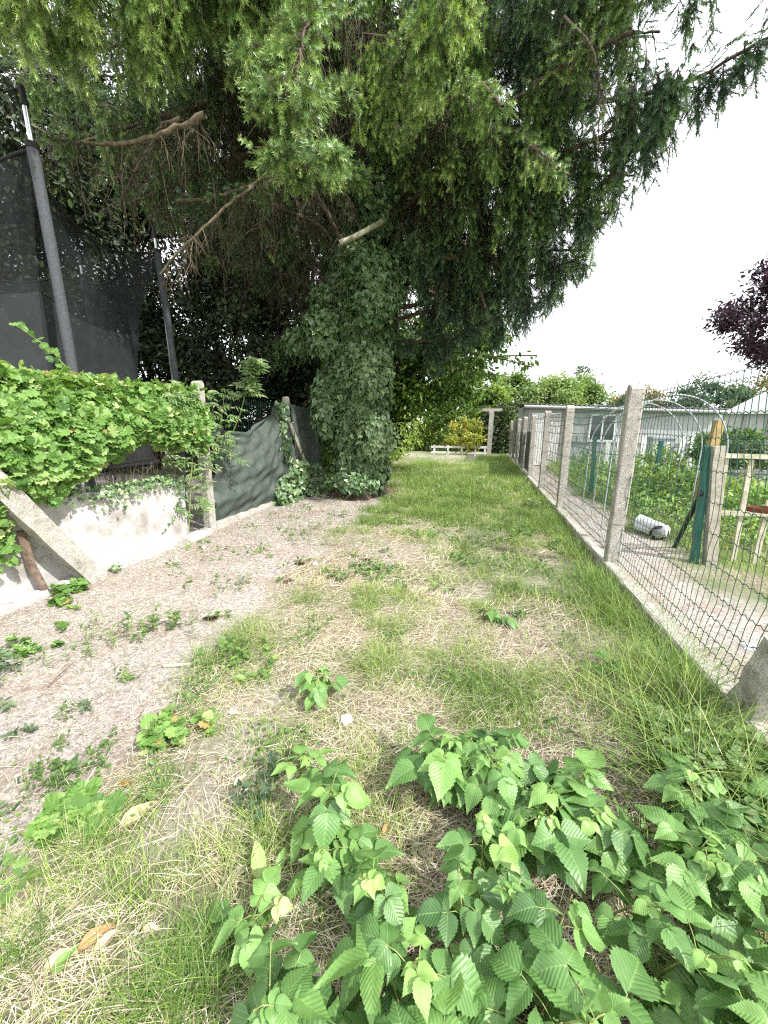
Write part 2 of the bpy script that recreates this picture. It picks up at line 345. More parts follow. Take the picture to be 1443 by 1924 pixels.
speck = ramp(t, [(.56, (0, 0, 0)), (.62, (1, 1, 1))], noise(t, 80, 4, rough=.7)); soil3 = mixc(t, speck, soil2, (.15, .10, .07))
pale = ramp(t, [(.64, (0, 0, 0)), (.68, (1, 1, 1))], noise(t, 70, 2, rough=.4)); soil3 = mixc(t, pale, soil3, (.66, .61, .55))
turf = ramp(t, [(.3, (.07, .06, .045)), (.5, (.22, .19, .145)), (.7, (.50, .46, .38))], noise(t, 40, 8, rough=.7))  # dark end of the turf tone stands in for shadow between blades
turf2 = mixc(t, sp.outputs[1], turf, (.10, .14, .04))
c = mixc(t, sp.outputs[0], turf2, soil3)
p = N(t, 'ShaderNodeBsdfPrincipled'); t.links.new(c, p.inputs['Base Color']); p.inputs['Roughness'].default_value = .97; p.inputs['Specular IOR Level'].default_value = .15
bp = N(t, 'ShaderNodeBump'); bp.inputs['Strength'].default_value = .9; bp.inputs['Distance'].default_value = .012
t.links.new(noise(t, 55, 8, rough=.8), bp.inputs['Height']); t.links.new(bp.outputs[0], p.inputs['Normal']); t.links.new(p.outputs[0], o.inputs[0])
tag(g.build('ground', m, smooth=True), kind='structure')

# ------------------------------------------------------------------ leaf templates
def fan(outline, zc=-.05):
    """outline (k,2) starting at base, going round; centre vertex added"""
    o_ = np.array([(x, y, z) for x, y, z in outline]); V = np.vstack([o_, [[0, .45, zc]]]); k = len(o_)
    return V, [np.array([[i, (i+1) % k, k] for i in range(k)])]
IVY = fan([(0, .08, 0), (.28, -.06, .03), (.46, .16, .02), (.42, .42, .03), (.2, .62, .03), (0, 1, -.06), (-.2, .62, .03), (-.42, .42, .03), (-.46, .16, .02), (-.28, -.06, .03)])
LOBE = fan([(0, .1, 0), (.2, -.1, .04), (.46, -.04, -.02), (.50, .2, .03), (.60, .42, -.05), (.46, .55, .03), (.36, .82, -.03), (.16, .80, .03), (0, .95, -.08),
            (-.16, .80, .03), (-.36, .82, -.03), (-.46, .55, .03), (-.60, .42, -.05), (-.50, .2, .03), (-.46, -.04, -.02), (-.2, -.1, .04)])
OVAL = (np.array([(0, 0, 0), (.2, .25, .04), (.22, .6, .04), (0, 1, -.05), (-.22, .6, .04), (-.2, .25, .04), (0, .45, -.02)]),
        [np.array([[0, 1, 6], [1, 2, 6], [2, 3, 6], [3, 4, 6], [4, 5, 6], [5, 0, 6]])])
LANCE = (np.array([(0, 0, 0), (.13, .35, .03), (0, 1, -.12), (-.13, .35, .03), (0, .4, -.02)]), [np.array([[0, 1, 4], [1, 2, 4], [2, 3, 4], [3, 0, 4]])])
CHIP = (np.array([(0, 0, 0), (.32, .45, .06), (0, 1, 0), (-.32, .45, .06)]), [np.array([[0, 1, 2], [0, 2, 3]])])
def rasp_leaflet(seed, nx=9, ny=30):
    r = np.random.default_rng(seed); V = []; amp = r.uniform(.0025, .0045); fold = r.uniform(.08, .32); arch = r.uniform(.10, .40); ph0 = r.uniform(0, 6); wd = r.uniform(.31, .41); asym = r.uniform(-.12, .12)
    curl = r.uniform(-.35, .25)
    for j in range(ny+1):
        y = j/ny; w_ = wd*(math.sin(math.pi*min(1, y**.62))**.75)*(1-.62*max(0, (y-.42)/.58)**1.3)+.002
        w_ *= 1+((.055, -.01, -.07)[j % 3])*(0 < y < .97)+r.normal(0, .02)
        for i in range(nx):
            u = (i/(nx-1))*2-1; x = u*w_*(1+asym*u); ph = (y-abs(x)*.95)*9*2*math.pi
            z = -amp*math.cos(ph)*min(1, abs(u)*2.5)+abs(x)*fold-arch*y*y+.035*math.sin(y*5+ph0+u*1.3)+curl*x*x+r.normal(0, .0015)
            V.append((x, y+.02*math.sin(u*2+ph0), z))
    F = [[j*nx+i, j*nx+i+1, (j+1)*nx+i+1, (j+1)*nx+i] for j in range(ny) for i in range(nx-1)]
    return np.array(V), [np.array(F)]
RASP = [rasp_leaflet(s) for s in range(1, 10)]

# ------------------------------------------------------------------ grass
def blade(c, w=.5, segs=3, tw=.0):
    V = []; 
    for k in range(segs):
        s = k/segs; V += [(-w*(1-s*.55), c*s*s, s*(1-.25*abs(c)*s)), (w*(1-s*.55), c*s*s, s*(1-.25*abs(c)*s))]
    V.append((0, c, 1-.25*abs(c)))
    F4 = [[2*k, 2*k+1, 2*k+3, 2*k+2] for k in range(segs-1)]; F3 = [[2*segs-2, 2*segs-1, 2*segs]]
    return np.array(V, float), [np.array(F4), np.array(F3)]
BL = [blade(c) for c in (.15, .45, .8, 1.15)]
def blades(g, x, y, h, wd, var, z=None, flop=0.25):
    n = len(x); z = gz(x, y) if z is None else z
    a = rng.uniform(0, 2*np.pi, n); ca, sa = np.cos(a), np.sin(a); tl = rng.uniform(0, flop, n)
    # columns: width axis, bend axis, up axis
    X = np.stack([ca, sa, 0*a], 1); Y = np.stack([-sa, ca, 0*a], 1); Z = nrm(np.array([0, 0, 1.])+Y*tl[:, None]+rng.normal(0, .12, (n, 3)))
    h = np.broadcast_to(h, (n,)); wd = np.broadcast_to(wd, (n,))
    Mx = np.stack([X*wd[:, None], Y*h[:, None], Z*h[:, None]], 2)
    t_ = rng.integers(0, len(BL), n)
    for k, T in enumerate(BL):
        s = t_ == k; g.scat(T, np.stack([x, y, z], 1)[s]-np.array([0, 0, .01]), Mx[s], var[s])
def cand(n, x0, x1, y0, y1, p=1.0):
    # denser close to the camera
    u = rng.uniform(0, 1, n); y = y0+(y1-y0)*u**p; return rng.uniform(x0, x1, n), y
def inview(x, y, mg=.25):
    P = np.stack([x, y, x*0], 1)-O; z = P@fwd; sx = np.abs(P@rgt)/np.maximum(z, .01); return (z > .1) & (sx < 1.03+mg)
def not_trunk(x, y): return (x+2.9)**2+(y-8.1)**2 > .5
g = Geo()
# near and middle turf: blades follow the patches of the path
for (n, y0, y1, p, hs, ws) in ((150000, .25, 3.2, 1.15, 1.0, .0021), (120000, 3.0, 8.5, 1.2, 1.25, .0034), (70000, 8.2, 23, 1.1, 1.6, .007)):
    x, y = cand(n, -4.2 if y1 < 9 else -4.6, 1.4, y0, y1, p)
    ok = inview(x, y) & not_trunk(x, y) & (x < kerbX(y)-.02); x, y = x[ok], y[ok]
    gr = green(x, y); b = bare(x, y); cl = fbm(x*4.5, y*4.5, 51, 2)
    keep = rng.uniform(0, 1, len(x)) < (.12+.88*sstep(.32, .62, cl+.25*(gr-.3)))*(1-.985*b)*(.25+.75*gr)*(.25+.75*sstep(.04, .16, kerbX(y)-x)) ; x, y, gr, cl = x[keep], y[keep], gr[keep], cl[keep]
    kd = kerbX(y)-x
    h = hs*(.035+.055*rng.uniform(0, 1, len(x))**1.5)*(.75+.9*gr)*(1+(.35+.9*sstep(4.2, 2.8, y))*sstep(.6, .05, kd)*(y > 1.6))*(1+.8*sstep(.62, .8, cl))
    var = np.clip(.68-.50*gr+.22*sstep(5, 8, y)*(fbm(x*1.2, y*1.2, 93)-.25)+rng.normal(0, .15, len(x)), 0, 1)
    blades(g, x, y, h, ws*rng.uniform(.7, 1.5, len(x)), var, flop=.7)
tag(g.build('grass', M_['grass']), 'patchy green and dry grass covering the garden path', 'grass', kind='stuff')

# dry straw lying flat
g = Geo()
STR = (np.array([(-.5, 0, 0), (.5, 0, 0), (-.5, .5, .06), (.5, .5, .06), (0, 1, 0)]), [np.array([[0, 1, 3, 2]]), np.array([[2, 3, 4]])])
for (n, y0, y1, ln, wd) in ((85000, .25, 3.0, .10, .0016), (42000, 3, 9, .13, .003), (6000, 9, 20, .2, .008)):
    x, y = cand(n, -4.0, 1.35, y0, y1, 1.2); ok = inview(x, y) & (x < kerbX(y)) & not_trunk(x, y); x, y = x[ok], y[ok]
    b = bare(x, y); gr = green(x, y); keep = rng.uniform(0, 1, len(x)) < (1-.9*b)*(1-.65*gr)*sstep(.25, .55, fbm(x*3, y*3, 77, 2)+.22); x, y = x[keep], y[keep]; n = len(x)
    a = rng.normal(.25, .9, n); d = np.stack([np.cos(a), np.sin(a), rng.normal(.05, .22, n)], 1); L = ln*rng.uniform(.4, 1.5, n)
    nh = nrm(np.array([0, 0, 1.])+rng.normal(0, .3, (n, 3)))
    g.scat(STR, np.stack([x, y, gz(x, y)+rng.uniform(.002, .018, n)], 1), frames(d, nh, L, wd*rng.uniform(.7, 1.6, n)/L), np.clip(rng.normal(.62, .22, n), 0, 1))
tag(g.build('dry_straw', M_['straw']), 'pale dead grass stalks lying flat on the path', 'dry grass', kind='stuff')
# needles and crumbs on the bare soil
g = Geo()
n = 34000; x, y = cand(n, -3.85, -1.2, .3, 9, 1.4); ok = inview(x, y) & not_trunk(x, y); x, y = x[ok], y[ok]
keep = rng.uniform(0, 1, len(x)) < bare(x, y)*(.06+.94*sstep(.46, .62, fbm(x*2.2, y*2.2, 91)*.7+.3*fbm(x*7, y*7, 92)+.14*sstep(1.6, 4.5, y)-.06)); x, y = x[keep], y[keep]; n = len(x)
a = rng.uniform(0, 6.28, n); d = np.stack([np.cos(a), np.sin(a), rng.normal(0, .12, n)], 1); L = rng.uniform(.008, .035, n)*(1+.16*y)
g.scat(STR, np.stack([x, y, gz(x, y)+.004], 1), frames(d, nrm(np.array([0, 0, 1.])+rng.normal(0, .3, (n, 3))), L, (.0011+.0004*y)*rng.uniform(.8, 1.6, n)/L), rng.uniform(0, 1, n))
# crumbs
ROCK = (np.array([(1, 0, 0), (-.8, .3, 0), (.1, 1, .1), (0, -.9, 0), (.1, .1, .8), (0, 0, -.6)])*.5, [np.array([[0, 2, 4], [2, 1, 4], [1, 3, 4], [3, 0, 4], [2, 0, 5], [1, 2, 5], [3, 1, 5], [0, 3, 5]])])
n = 24000; x, y = cand(n, -3.85, 1.3, .3, 7, 1.5); ok = inview(x, y); x, y = x[ok], y[ok]; keep = rng.uniform(0, 1, len(x)) < bare(x, y)*.9+.08; x, y = x[keep], y[keep]; n = len(x)
g.scat(ROCK, np.stack([x, y, gz(x, y)+.002], 1), frames(rdir(n), rdir(n), rng.uniform(.003, .011, n)*(1+.25*y)*(1+1.2*(rng.uniform(0, 1, n) < .05))), rng.uniform(.2, 1, n)**.8)
tag(g.build('needle_litter', M_['needle_litter']), 'rusty fallen needles and crumbs strewn on bare soil', 'litter', kind='stuff')

# small broad leaves growing through the turf
g = Geo()
for n, y0, y1, sz in ((9000, .4, 3.2, .022), (9000, 3.0, 9, .04)):
    x, y = cand(n*4, -3.7, 1.3, y0, y1, 1.2); f = fbm(x*3.3, y*3.3, 131, 2); ok = inview(x, y) & (x < kerbX(y)-.03) & not_trunk(x, y) & (rng.uniform(0, 1, len(x)) < sstep(.60, .74, f)*(.15+.85*(1-bare(x, y)))); x, y = x[ok][:n], y[ok][:n]; m_ = len(x)
    d = nrm(np.stack([rng.normal(0, 1, m_), rng.normal(0, 1, m_), rng.uniform(-.1, .7, m_)], 1))
    g.scat(OVAL, np.stack([x, y, gz(x, y)+rng.uniform(.005, .05, m_)], 1), frames(d, nrm(np.array([0, 0, 1.])+rng.normal(0, .5, (m_, 3))), sz*rng.uniform(.5, 1.5, m_), 1.3), np.clip(rng.normal(.55, .25, m_), 0, 1))
tag(g.build('turf_weeds', M_['weed']), 'small broad-leaved weeds spread through the patchy turf', 'weeds', kind='stuff')
# tall grass along the right kerb, with bent seed stalks
g = Geo()
for cx_, cy_, n, h0, sp_ in ((.98, 1.85, 480, .46, .15), (1.04, 2.4, 380, .38, .14), (.76, 2.15, 340, .34, .2), (.92, 1.5, 220, .4, .12), (1.02, 3.2, 260, .26, .13), (1.08, 3.9, 280, .24, .12), (1.05, 4.6, 160, .18, .13), (1.05, 5.5, 240, .2, .2), (1.02, 6.4, 240, .2, .2), (.9, 2.8, 240, .2, .2)):
    x = rng.normal(cx_, sp_, n); y = rng.normal(cy_, sp_*1.3, n); ok = x < kerbX(y)-.03; x, y = x[ok], y[ok]
    blades(g, x, y, h0*rng.uniform(.35, 1.15, len(x)), .0042*rng.uniform(.5, 1.5, len(x)), np.clip(rng.normal(.26, .22, len(x)), 0, 1), flop=1.0)
tag(g.build('tall_grass', M_['grass']), 'long green grass blades arching beside the concrete kerb', 'grass', kind='stuff')
# green tufts
tufts = [(575, 1125, 170, .13), (455, 1235, 150, .13), (690, 1020, 120, .12), (730, 1250, 150, .12), (350, 1860, 260, .15), (420, 1830, 160, .13), (520, 1580, 110, .1), (30, 1800, 160, .12), (300, 1480, 120, .1), (1010, 1150, 120, .12), (600, 1690, 130, .1)]
g = Geo()
for px, py, n, h in tufts:
    c_ = gd(px, py); k = .05+.02*c_[1]; x = rng.normal(c_[0], k, n*2); y = rng.normal(c_[1], k, n*2)
    blades(g, x, y, h*rng.uniform(.4, 1.2, len(x)), .0024*rng.uniform(.7, 1.4, len(x)), np.clip(rng.normal(.16, .13, len(x)), 0, .6), flop=1.1)
tag(g.build('grass_tufts', M_['grass']), 'fresh green grass tufts scattered through the dry turf', 'grass', kind='stuff')

# ------------------------------------------------------------------ right boundary: kerb, posts, wire
posts_Y = [1.25, 4.37, 7.3, 9.75, 12.3, 14.9, 17.4, 19.9, 22.3]
def rounded_post(x, y, z0, z1, w=.125, d=.12, lx=0., ly=0.):
    g = Geo(); K = 14; rings = []
    for k in range(K+1):
        s = k/K; z = z0+(z1-z0)*s; rings.append((z, w, d, 0))
    for a in (20, 45, 70, 88): rings.append((z1+.05*math.sin(R(a)), w*(.96 if a < 80 else .9), d*max(.12, math.cos(R(a))), .012*math.sin(R(a))))
    V = []
    sec = [(-1, -.82), (-.82, -1), (.82, -1), (1, -.82), (1, .82), (.82, 1), (-.82, 1), (-1, .82)]
    for k, (z, ww, dd, sh) in enumerate(rings):
        s = (z-z0)/(z1-z0)
        for a, b in sec: V.append((x+lx*s+a*ww/2+rng.normal(0, .0018), y+ly*s+b*dd/2+sh+rng.normal(0, .0018), z))
    F = [[k*8+i_, k*8+(i_+1) % 8, (k+1)*8+(i_+1) % 8, (k+1)*8+i_] for k in range(len(rings)-1) for i_ in range(8)]
    n0 = (len(rings)-1)*8; g.addm(np.array(V), [np.array(F), np.array([[n0+i_ for i_ in range(8)]])]); return g
lab = ['', 'thick grey concrete post nearest the camera on the wire fence', 'second concrete fence post with crumbly right edge before the white shed',
       'third concrete fence post standing before the white shed door', 'fourth concrete post of the right fence, by the shed corner',
       'concrete post just left of the white shed, fifth along the fence', 'sixth concrete post of the right fence beside green cloth',
       'seventh concrete post of the right fence, two from the far end', 'farthest concrete post of the right fence under the bushes']
for k, Y in enumerate(posts_Y):
    if k == 0: continue
    h = [0, 1.90, 1.88, 1.90, 1.90, 1.93, 1.93, 1.95, 1.95][k]
    o_ = rounded_post(kerbX(Y)+.02, Y, -.05, h, .13, .125, lx=-.02, ly=rng.normal(0, .015)).build('concrete_post', M_['concrete'])
    tag(o_, lab[k], 'post', 'concrete posts of the right-hand wire fence')
    gg = Geo()
    for zz in (.55, 1.05, h-.08):
        q = np.array([(kerbX(Y)-.055, Y-.068, zz), (kerbX(Y)+.02, Y-.075, zz+.004), (kerbX(Y)+.10, Y-.066, zz-.004), (kerbX(Y)+.115, Y-.1, zz+.02)])
        gg = Geo(); gg.tubes(q, .0022, 4); gg.build('tie_wire', M_['wire_grey'], o_)
klab = ['bare concrete kerb slab nearest the camera under the right wire fence', 'concrete kerb slab between the two nearest fence posts', 'concrete kerb slab after the second fence post', 'concrete kerb slab between third and fourth fence posts',
        'concrete kerb slab by the shed corner', 'concrete kerb slab beside the green cloth', 'far concrete kerb slab before the last two posts', 'farthest concrete kerb slab at the end of the fence']
def slab(xa, ya, xb, yb, z0, z1, w, nseg=24, jit=.004, topj=.003, gnoise=.02, nm='concrete_kerb', mat='concrete_kerb'):
    g = Geo(); V = []
    d = nrm(np.array([xb-xa, yb-ya])); nn = np.array([d[1], -d[0]])
    for k in range(nseg+1):
        s = k/nseg; px, py = xa+(xb-xa)*s, ya+(yb-ya)*s
        j = [rng.normal(0, jit) for _ in range(6)]
        for (o1, zz) in ((-w/2, z0), (-w/2+j[0], z1-.012), (-w/2+.012+j[1], z1), (w/2-.012+j[2], z1+rng.normal(0, topj)), (w/2+j[3], z1-.012), (w/2, z0)):
            V.append((px+nn[0]*o1, py+nn[1]*o1, zz))
    F = [[k*6+i_, (k+1)*6+i_, (k+1)*6+(i_+1) % 6, k*6+(i_+1) % 6] for k in range(nseg) for i_ in range(6)]
    g.addm(np.array(V), [np.array(F), np.array([[0, 1, 2, 3, 4, 5], [nseg*6+5-i_ for i_ in range(6)]])]); return g
for k in range(len(posts_Y)-1):
    a, b = posts_Y[k]+.01, posts_Y[k+1]-.01
    if k == 0: a = .9
    o_ = slab(kerbX(a)-.015, a, kerbX(b)-.015, b, -.05, .125+.006*(k % 2), .105).build('concrete_kerb', M_['concrete_kerb'])
    tag(o_, klab[k], 'kerb', 'kerb slabs under the right wire fence')
# wire mesh, one roll per stretch
def wire_panel(Ya, Yb, dy, zs, z0, z1, bulge, rw, mat, label, zig=.006, top_sag=.03, rise=0):
    g = Geo(); Ys = np.arange(Ya, Yb, dy)
    def off(y, z):  # loose wire belly between posts
        s = (y-Ya)/(Yb-Ya); e = 4*s*(1-s)*np.clip(1, 0, 1)
        return bulge*e*np.sin(np.pi*np.clip((z-z0)/(z1-z0)*1.15, 0, 1))
    tz = lambda y: z1-top_sag*4*((y-Ya)/(Yb-Ya))*(1-(y-Ya)/(Yb-Ya))
    zz = np.linspace(0, 1, 12)
    Z = z0+(tz(Ys)[:, None]-z0)*zz[None]; Yv = np.repeat(Ys[:, None], 12, 1)+.012*np.sin(Z*9+Ys[:, None]*5)
    X = kerbX(Yv)+.05+off(Yv, Z)+.006*np.sin(Z*23+Yv*11)
    g.tubes(np.stack([X, Yv, Z], 2), rw, 3)
    hy = np.arange(Ya, Yb+dy*.25, dy/2); sg = np.where(np.arange(len(hy)) % 2, 1, -1)
    for q, z in enumerate(zs):
        z_ = z0+(z-z0)*(tz(hy)-z0)/(z1-z0)+sg*zig+.008*np.sin(hy*3.1+q)
        g.tubes(np.stack([kerbX(hy)+.047+off(hy, z_), hy, z_], 1), rw*1.15, 4)
    o_ = g.build('wire_mesh', mat); tag(o_, label, 'wire mesh', 'rolls of green wire mesh between the concrete posts'); return o_
zs = [.16, .24, .36, .5, .66, .84, 1.04, 1.25, 1.47, 1.62, 1.72, 1.80, 1.85]
wire_panel(.7, 4.31, .062, zs, .13, 1.86, .05, .0026, M_['wire_green'], 'green crimped wire mesh bulging right of the nearest fence post', .007, .0)
wire_panel(4.43, 7.23, .055, zs, .13, 1.84, .03, .0026, M_['wire_green'], 'fine green wire mesh between the first and second posts', .006)
wire_panel(7.37, 9.68, .075, zs, .13, 1.84, .02, .0032, M_['wire_grey'], 'grey wire mesh between second and third fence posts', .008)
wire_panel(9.82, 12.23, .14, zs[::2], .13, 1.84, .02, .003, M_['wire_grey'], 'wide-spaced wire mesh in front of the shed door', .008)
wire_panel(12.37, 17.33, .15, zs[::2], .13, 1.84, .02, .0035, M_['wire_grey'], 'wide-spaced pale wire mesh over the green cloth', .008)
# green cloth behind far bays
for (ya, yb, l) in ((12.4, 14.82, 'dark green shade cloth filling the bay left of the white shed'), (14.98, 17.3, 'dark green shade cloth in the farther bay of the right fence')):
    g = Geo(); V = []; ks = np.linspace(ya, yb, 10); zk = np.linspace(.14, 1.45, 8)
    for y in ks:
        for z in zk: V.append((kerbX(y)+.075+.012*math.sin(y*9+z*5), y, z))
    g.add(np.array(V), [[i_*8+j_, i_*8+j_+1, (i_+1)*8+j_+1, (i_+1)*8+j_] for i_ in range(9) for j_ in range(7)])
    tag(g.build('shade_cloth', M_['cloth'], smooth=True), l, 'shade cloth', 'green shade cloths on the fences')
# inclined brace at lower right, cut short to keep its shadow off the grass
g = Geo(); g.beam((1.385, 2.17, -.12), (1.40, 1.96, .52), .18, .18, nseg=8, jit=.006)
tag(g.build('concrete_brace', M_['concrete']), 'shortened stub of slanting concrete brace at the near end of the right kerb', 'fence brace')
g = Geo(); ang = np.linspace(0, 2*np.pi, 11)[:-1]
V = []; 
for zz, rr in ((-.05, .2), (.03, .19), (.065, .13), (.075, .0)):
    for a_ in ang: V.append((1.38+rr*math.cos(a_)*(1+.15*math.sin(3*a_)), 2.0+rr*1.2*math.sin(a_), zz+rng.normal(0, .004)))
g.add(np.array(V), [[k*10+i_, k*10+(i_+1) % 10, (k+1)*10+(i_+1) % 10, (k+1)*10+i_] for k in range(3) for i_ in range(10)])
tag(g.build('concrete_footing', M_['concrete'], smooth=True), 'rough concrete footing around the foot of the shortened right brace', 'footing')

# ------------------------------------------------------------------ left boundary
t_ = thing('low_wall', 'whitewashed low concrete wall with grey stains below the leafy hedge', 'wall', (-3.9, 2, 0))
g = Geo(); nY, nZ = 40, 12; ys = np.linspace(.3, 3.96, nY); V = []
for y in ys:
    for k in range(nZ):
        z = -.05+.88*k/(nZ-1); V.append((-3.90+.012*math.sin(y*2.3)+(.004*math.sin(z*14+y*6)), y, z+(.012*math.sin(y*3.3) if k == nZ-1 else 0)))
F = [[i_*nZ+j_, (i_+1)*nZ+j_, (i_+1)*nZ+j_+1, i_*nZ+j_+1] for i_ in range(nY-1) for j_ in range(nZ-1)]
V2 = [(v[0]-.1, v[1], v[2]) for v in V]; n0 = len(V)
F += [[n0+a_ for a_ in f[::-1]] for f in F[:(nY-1)*(nZ-1)]]
F += [[i_*nZ+nZ-1, (i_+1)*nZ+nZ-1, n0+(i_+1)*nZ+nZ-1, n0+i_*nZ+nZ-1] for i_ in range(nY-1)]
F += [[(nY-1)*nZ+j_, n0+(nY-1)*nZ+j_, n0+(nY-1)*nZ+j_+1, (nY-1)*nZ+j_+1] for j_ in range(nZ-1)]
g.add(np.array(V+V2), F); g.build('wall_panel', M_['whitewash'], t_)
tag(slab(-3.66, .3, -3.84, 2.62, -.05, .055, .13, jit=.007).build('concrete_kerb', M_['whitewash']), 'whitish cement kerb strip along the foot of the low wall, nearest part', 'kerb', 'cement kerbs along the left fence')
tag(slab(-3.835, 2.64, -3.885, 4.30, -.05, .075, .15, jit=.008).build('concrete_kerb', M_['whitewash']), 'cracked whitish kerb strip between the slanting strut and the upright post', 'kerb', 'cement kerbs along the left fence')
tag(slab(-3.93, 4.46, -4.13, 5.75, -.05, .10, .13, jit=.006).build('concrete_kerb', M_['concrete_kerb']), 'grey concrete kerb slab under the dark green shade cloth', 'kerb', 'cement kerbs along the left fence')
tag(slab(-4.14, 5.77, -4.25, 7.5, -.05, .09, .13, jit=.006).build('concrete_kerb', M_['concrete_kerb']), 'grey concrete kerb slab ending at the ivy by the spruce', 'kerb', 'cement kerbs along the left fence')
tag(rounded_post(-3.92, 4.40, -.05, 2.06, .13, .12).build('concrete_post', M_['concrete']), 'weathered pale concrete post at the hedge end with climbing leaves', 'post', 'concrete posts of the left fence')
tag(rounded_post(-4.22, 7.2, -.05, 2.08, .11, .11).build('concrete_post', M_['concrete']), 'concrete post behind the shade cloth with only its tip showing', 'post', 'concrete posts of the left fence')
g = Geo(); g.beam((-3.70, 2.60, -.1), (-3.66, 1.35, 1.98), .13, .155, nseg=16, jit=.0025)
tag(g.build('concrete_brace', M_['concrete']), 'slanting concrete strut leaning across the white low wall', 'fence brace')
g = Geo(); q = [at(52, 985, 2.12), at(60, 1040, 2.14), at(82, 1100, 2.2)]; g.tubes(np.array([(-3.80, 2.08, .62), (-3.80, 2.10, .3), (-3.78, 2.16, .02)]), [.035, .033, .03], 6)
tag(g.build('rusty_stake', surf('old_wood', (.10, .07, .05), (.24, .18, .14), 20, .9, .6)), 'short brown wooden stake behind the slanting strut', 'stake')
g = Geo(); g.beam(at(541, 786, 7.0), (-4.16, 8.3, .02), .035, .09, nseg=8, jit=.001)
tag(g.build('wooden_plank', M_['wood_pale']), 'pale wooden plank leaning against the green shade cloth', 'plank')
# wire mesh behind cloth and hedge
def straight_wire(p0, p1, z0, z1, dy, dz, rw, mat, label):
    g = Geo(); L = math.dist(p0, p1); n = int(L/dy); s = np.linspace(0, 1, n); x = p0[0]+(p1[0]-p0[0])*s; y = p0[1]+(p1[1]-p0[1])*s
    P = np.stack([np.stack([x, y, 0*x+z], 1) for z in np.linspace(z0, z1, 4)], 1); g.tubes(P, rw, 3)
    for z in np.arange(z0, z1+.01, dz): g.tubes(np.stack([x, y, z+.006*np.where(np.arange(n) % 2, 1, -1)+.01*np.sin(y*2)], 1), rw, 3)
    return tag(g.build('wire_mesh', mat), label, 'wire mesh', 'wire mesh of the left fence')
straight_wire((-3.98, .6), (-3.98, 4.34), .84, 1.75, .065, .15, .0024, M_['wire_green'], 'wire mesh showing under the leafy hedge above the white wall')
straight_wire((-3.99, 4.46), (-4.32, 9.2), .08, 1.98, .07, .12, .0022, M_['wire_green'], 'green wire mesh above the sagging shade cloth')
# shade cloth, sagging
def cloth(pts_top, pts_bot, nu, nv, name_label, fold=.05):
    ti = np.linspace(0, 1, len(pts_top)); u = np.linspace(0, 1, nu); T = np.stack([np.interp(u, ti, np.array(pts_top)[:, k]) for k in range(3)], 1)
    bi = np.linspace(0, 1, len(pts_bot)); B = np.stack([np.interp(u, bi, np.array(pts_bot)[:, k]) for k in range(3)], 1)
    v = np.linspace(0, 1, nv); P = T[:, None]*(1-v)[None, :, None]+B[:, None]*v[None, :, None]
    uu, vv = np.meshgrid(u, v, indexing='ij')
    belly = fold*(np.sin(np.pi*vv)*1.3+.5*np.sin(uu*9+vv*7)*(vv*(1-vv)*3)+.42*np.sin(vv*17-uu*uu*9+2*np.sin(uu*3))*np.exp(-((vv-.72)/.26)**2)+.35*np.sin(uu*21-vv*8)*np.exp(-vv*5)+.55*np.sin((vv+.35*(uu-.4)**2)*60)*np.exp(-vv*16)+.12*np.sin(uu*47+vv*23)+.14*np.sin(vv*41+uu*13))
    P[..., 0] += belly
    g = Geo(); F = [[i_*nv+j_, i_*nv+j_+1, (i_+1)*nv+j_+1, (i_+1)*nv+j_] for i_ in range(nu-1) for j_ in range(nv-1)]
    g.add(P.reshape(-1, 3), F)
    return tag(g.build('shade_cloth', M_['cloth'], smooth=True), name_label, 'shade cloth', 'green shade cloths on the fences')
X_ = lambda y: -3.93-.075*(y-4.46)
cloth([(X_(4.5), 4.50, 1.66), (X_(4.9), 4.9, 1.45), (X_(5.5), 5.5, 1.42), (X_(6.1), 6.1, 1.66), (X_(6.6), 6.6, 1.93), (X_(7.1), 7.1, 2.0)],
      [(X_(4.5)-.02, 4.5, .09), (X_(5.0), 5.0, .10), (X_(5.5), 5.5, .11), (X_(6.1), 6.1, .12), (X_(6.6), 6.6, .14), (X_(7.1), 7.1, .14)], 90, 70, 'baggy dark green shade cloth sagging beside the upright post', .085)
cloth([(X_(7.2), 7.22, 1.98), (X_(7.8), 7.8, 1.95), (X_(8.7), 8.7, 1.93)], [(X_(7.2), 7.22, .14), (X_(7.8), 7.8, .12), (X_(8.4), 8.5, .1)], 40, 40, 'grey-green shade cloth panel between the plank and the ivy', .05)

# ------------------------------------------------------------------ leafy hedge on the left fence
def surf_leaves(g, T, P, Nn, size, hang=.5, var=(.5, .22), roll=.5, sx=(.85, 1.15)):
    n = len(P); d = nrm(np.array([0, 0, -1.])*hang+rng.normal(0, roll, (n, 3))+Nn*.25); nh = nrm(Nn+rng.normal(0, .35, (n, 3)))
    g.scat(T, P, frames(d, nh, size*rng.uniform(.6, 1.25, n), rng.uniform(sx[0], sx[1], n)), np.clip(rng.normal(var[0], var[1], n), 0, 1))
t_ = thing('vine_hedge', 'bright green lobed-leaf climber covering the wire above the white wall', 'hedge', (-3.85, 2.5, 0))
g = Geo(); n = 9500
y = rng.uniform(.5, 4.25, n); top = 1.84+.05*np.sin(y*4)+.07*fbm(y*3, y*0, 3); hem = np.interp(y, [.5, 1.9, 2.3, 2.7, 3.1, 3.7, 4.25], [.72, .80, .86, 1.08, 1.26, 1.32, 1.2])+(fbm(y*5, y*0+4, 8)-.5)*.22
s = rng.uniform(0, 1, n)**.8; z = hem+(top-hem)*s
th = .17*np.sin(np.pi*np.clip(s*.9+.12, 0, 1))+.06*fbm(y*4, z*4, 19)+.03
sd_ = rng.uniform(0, 1, n)**.5; x = -3.88+th*1.35*sd_+(fbm(y*5, z*5, 61)-.5)*.16
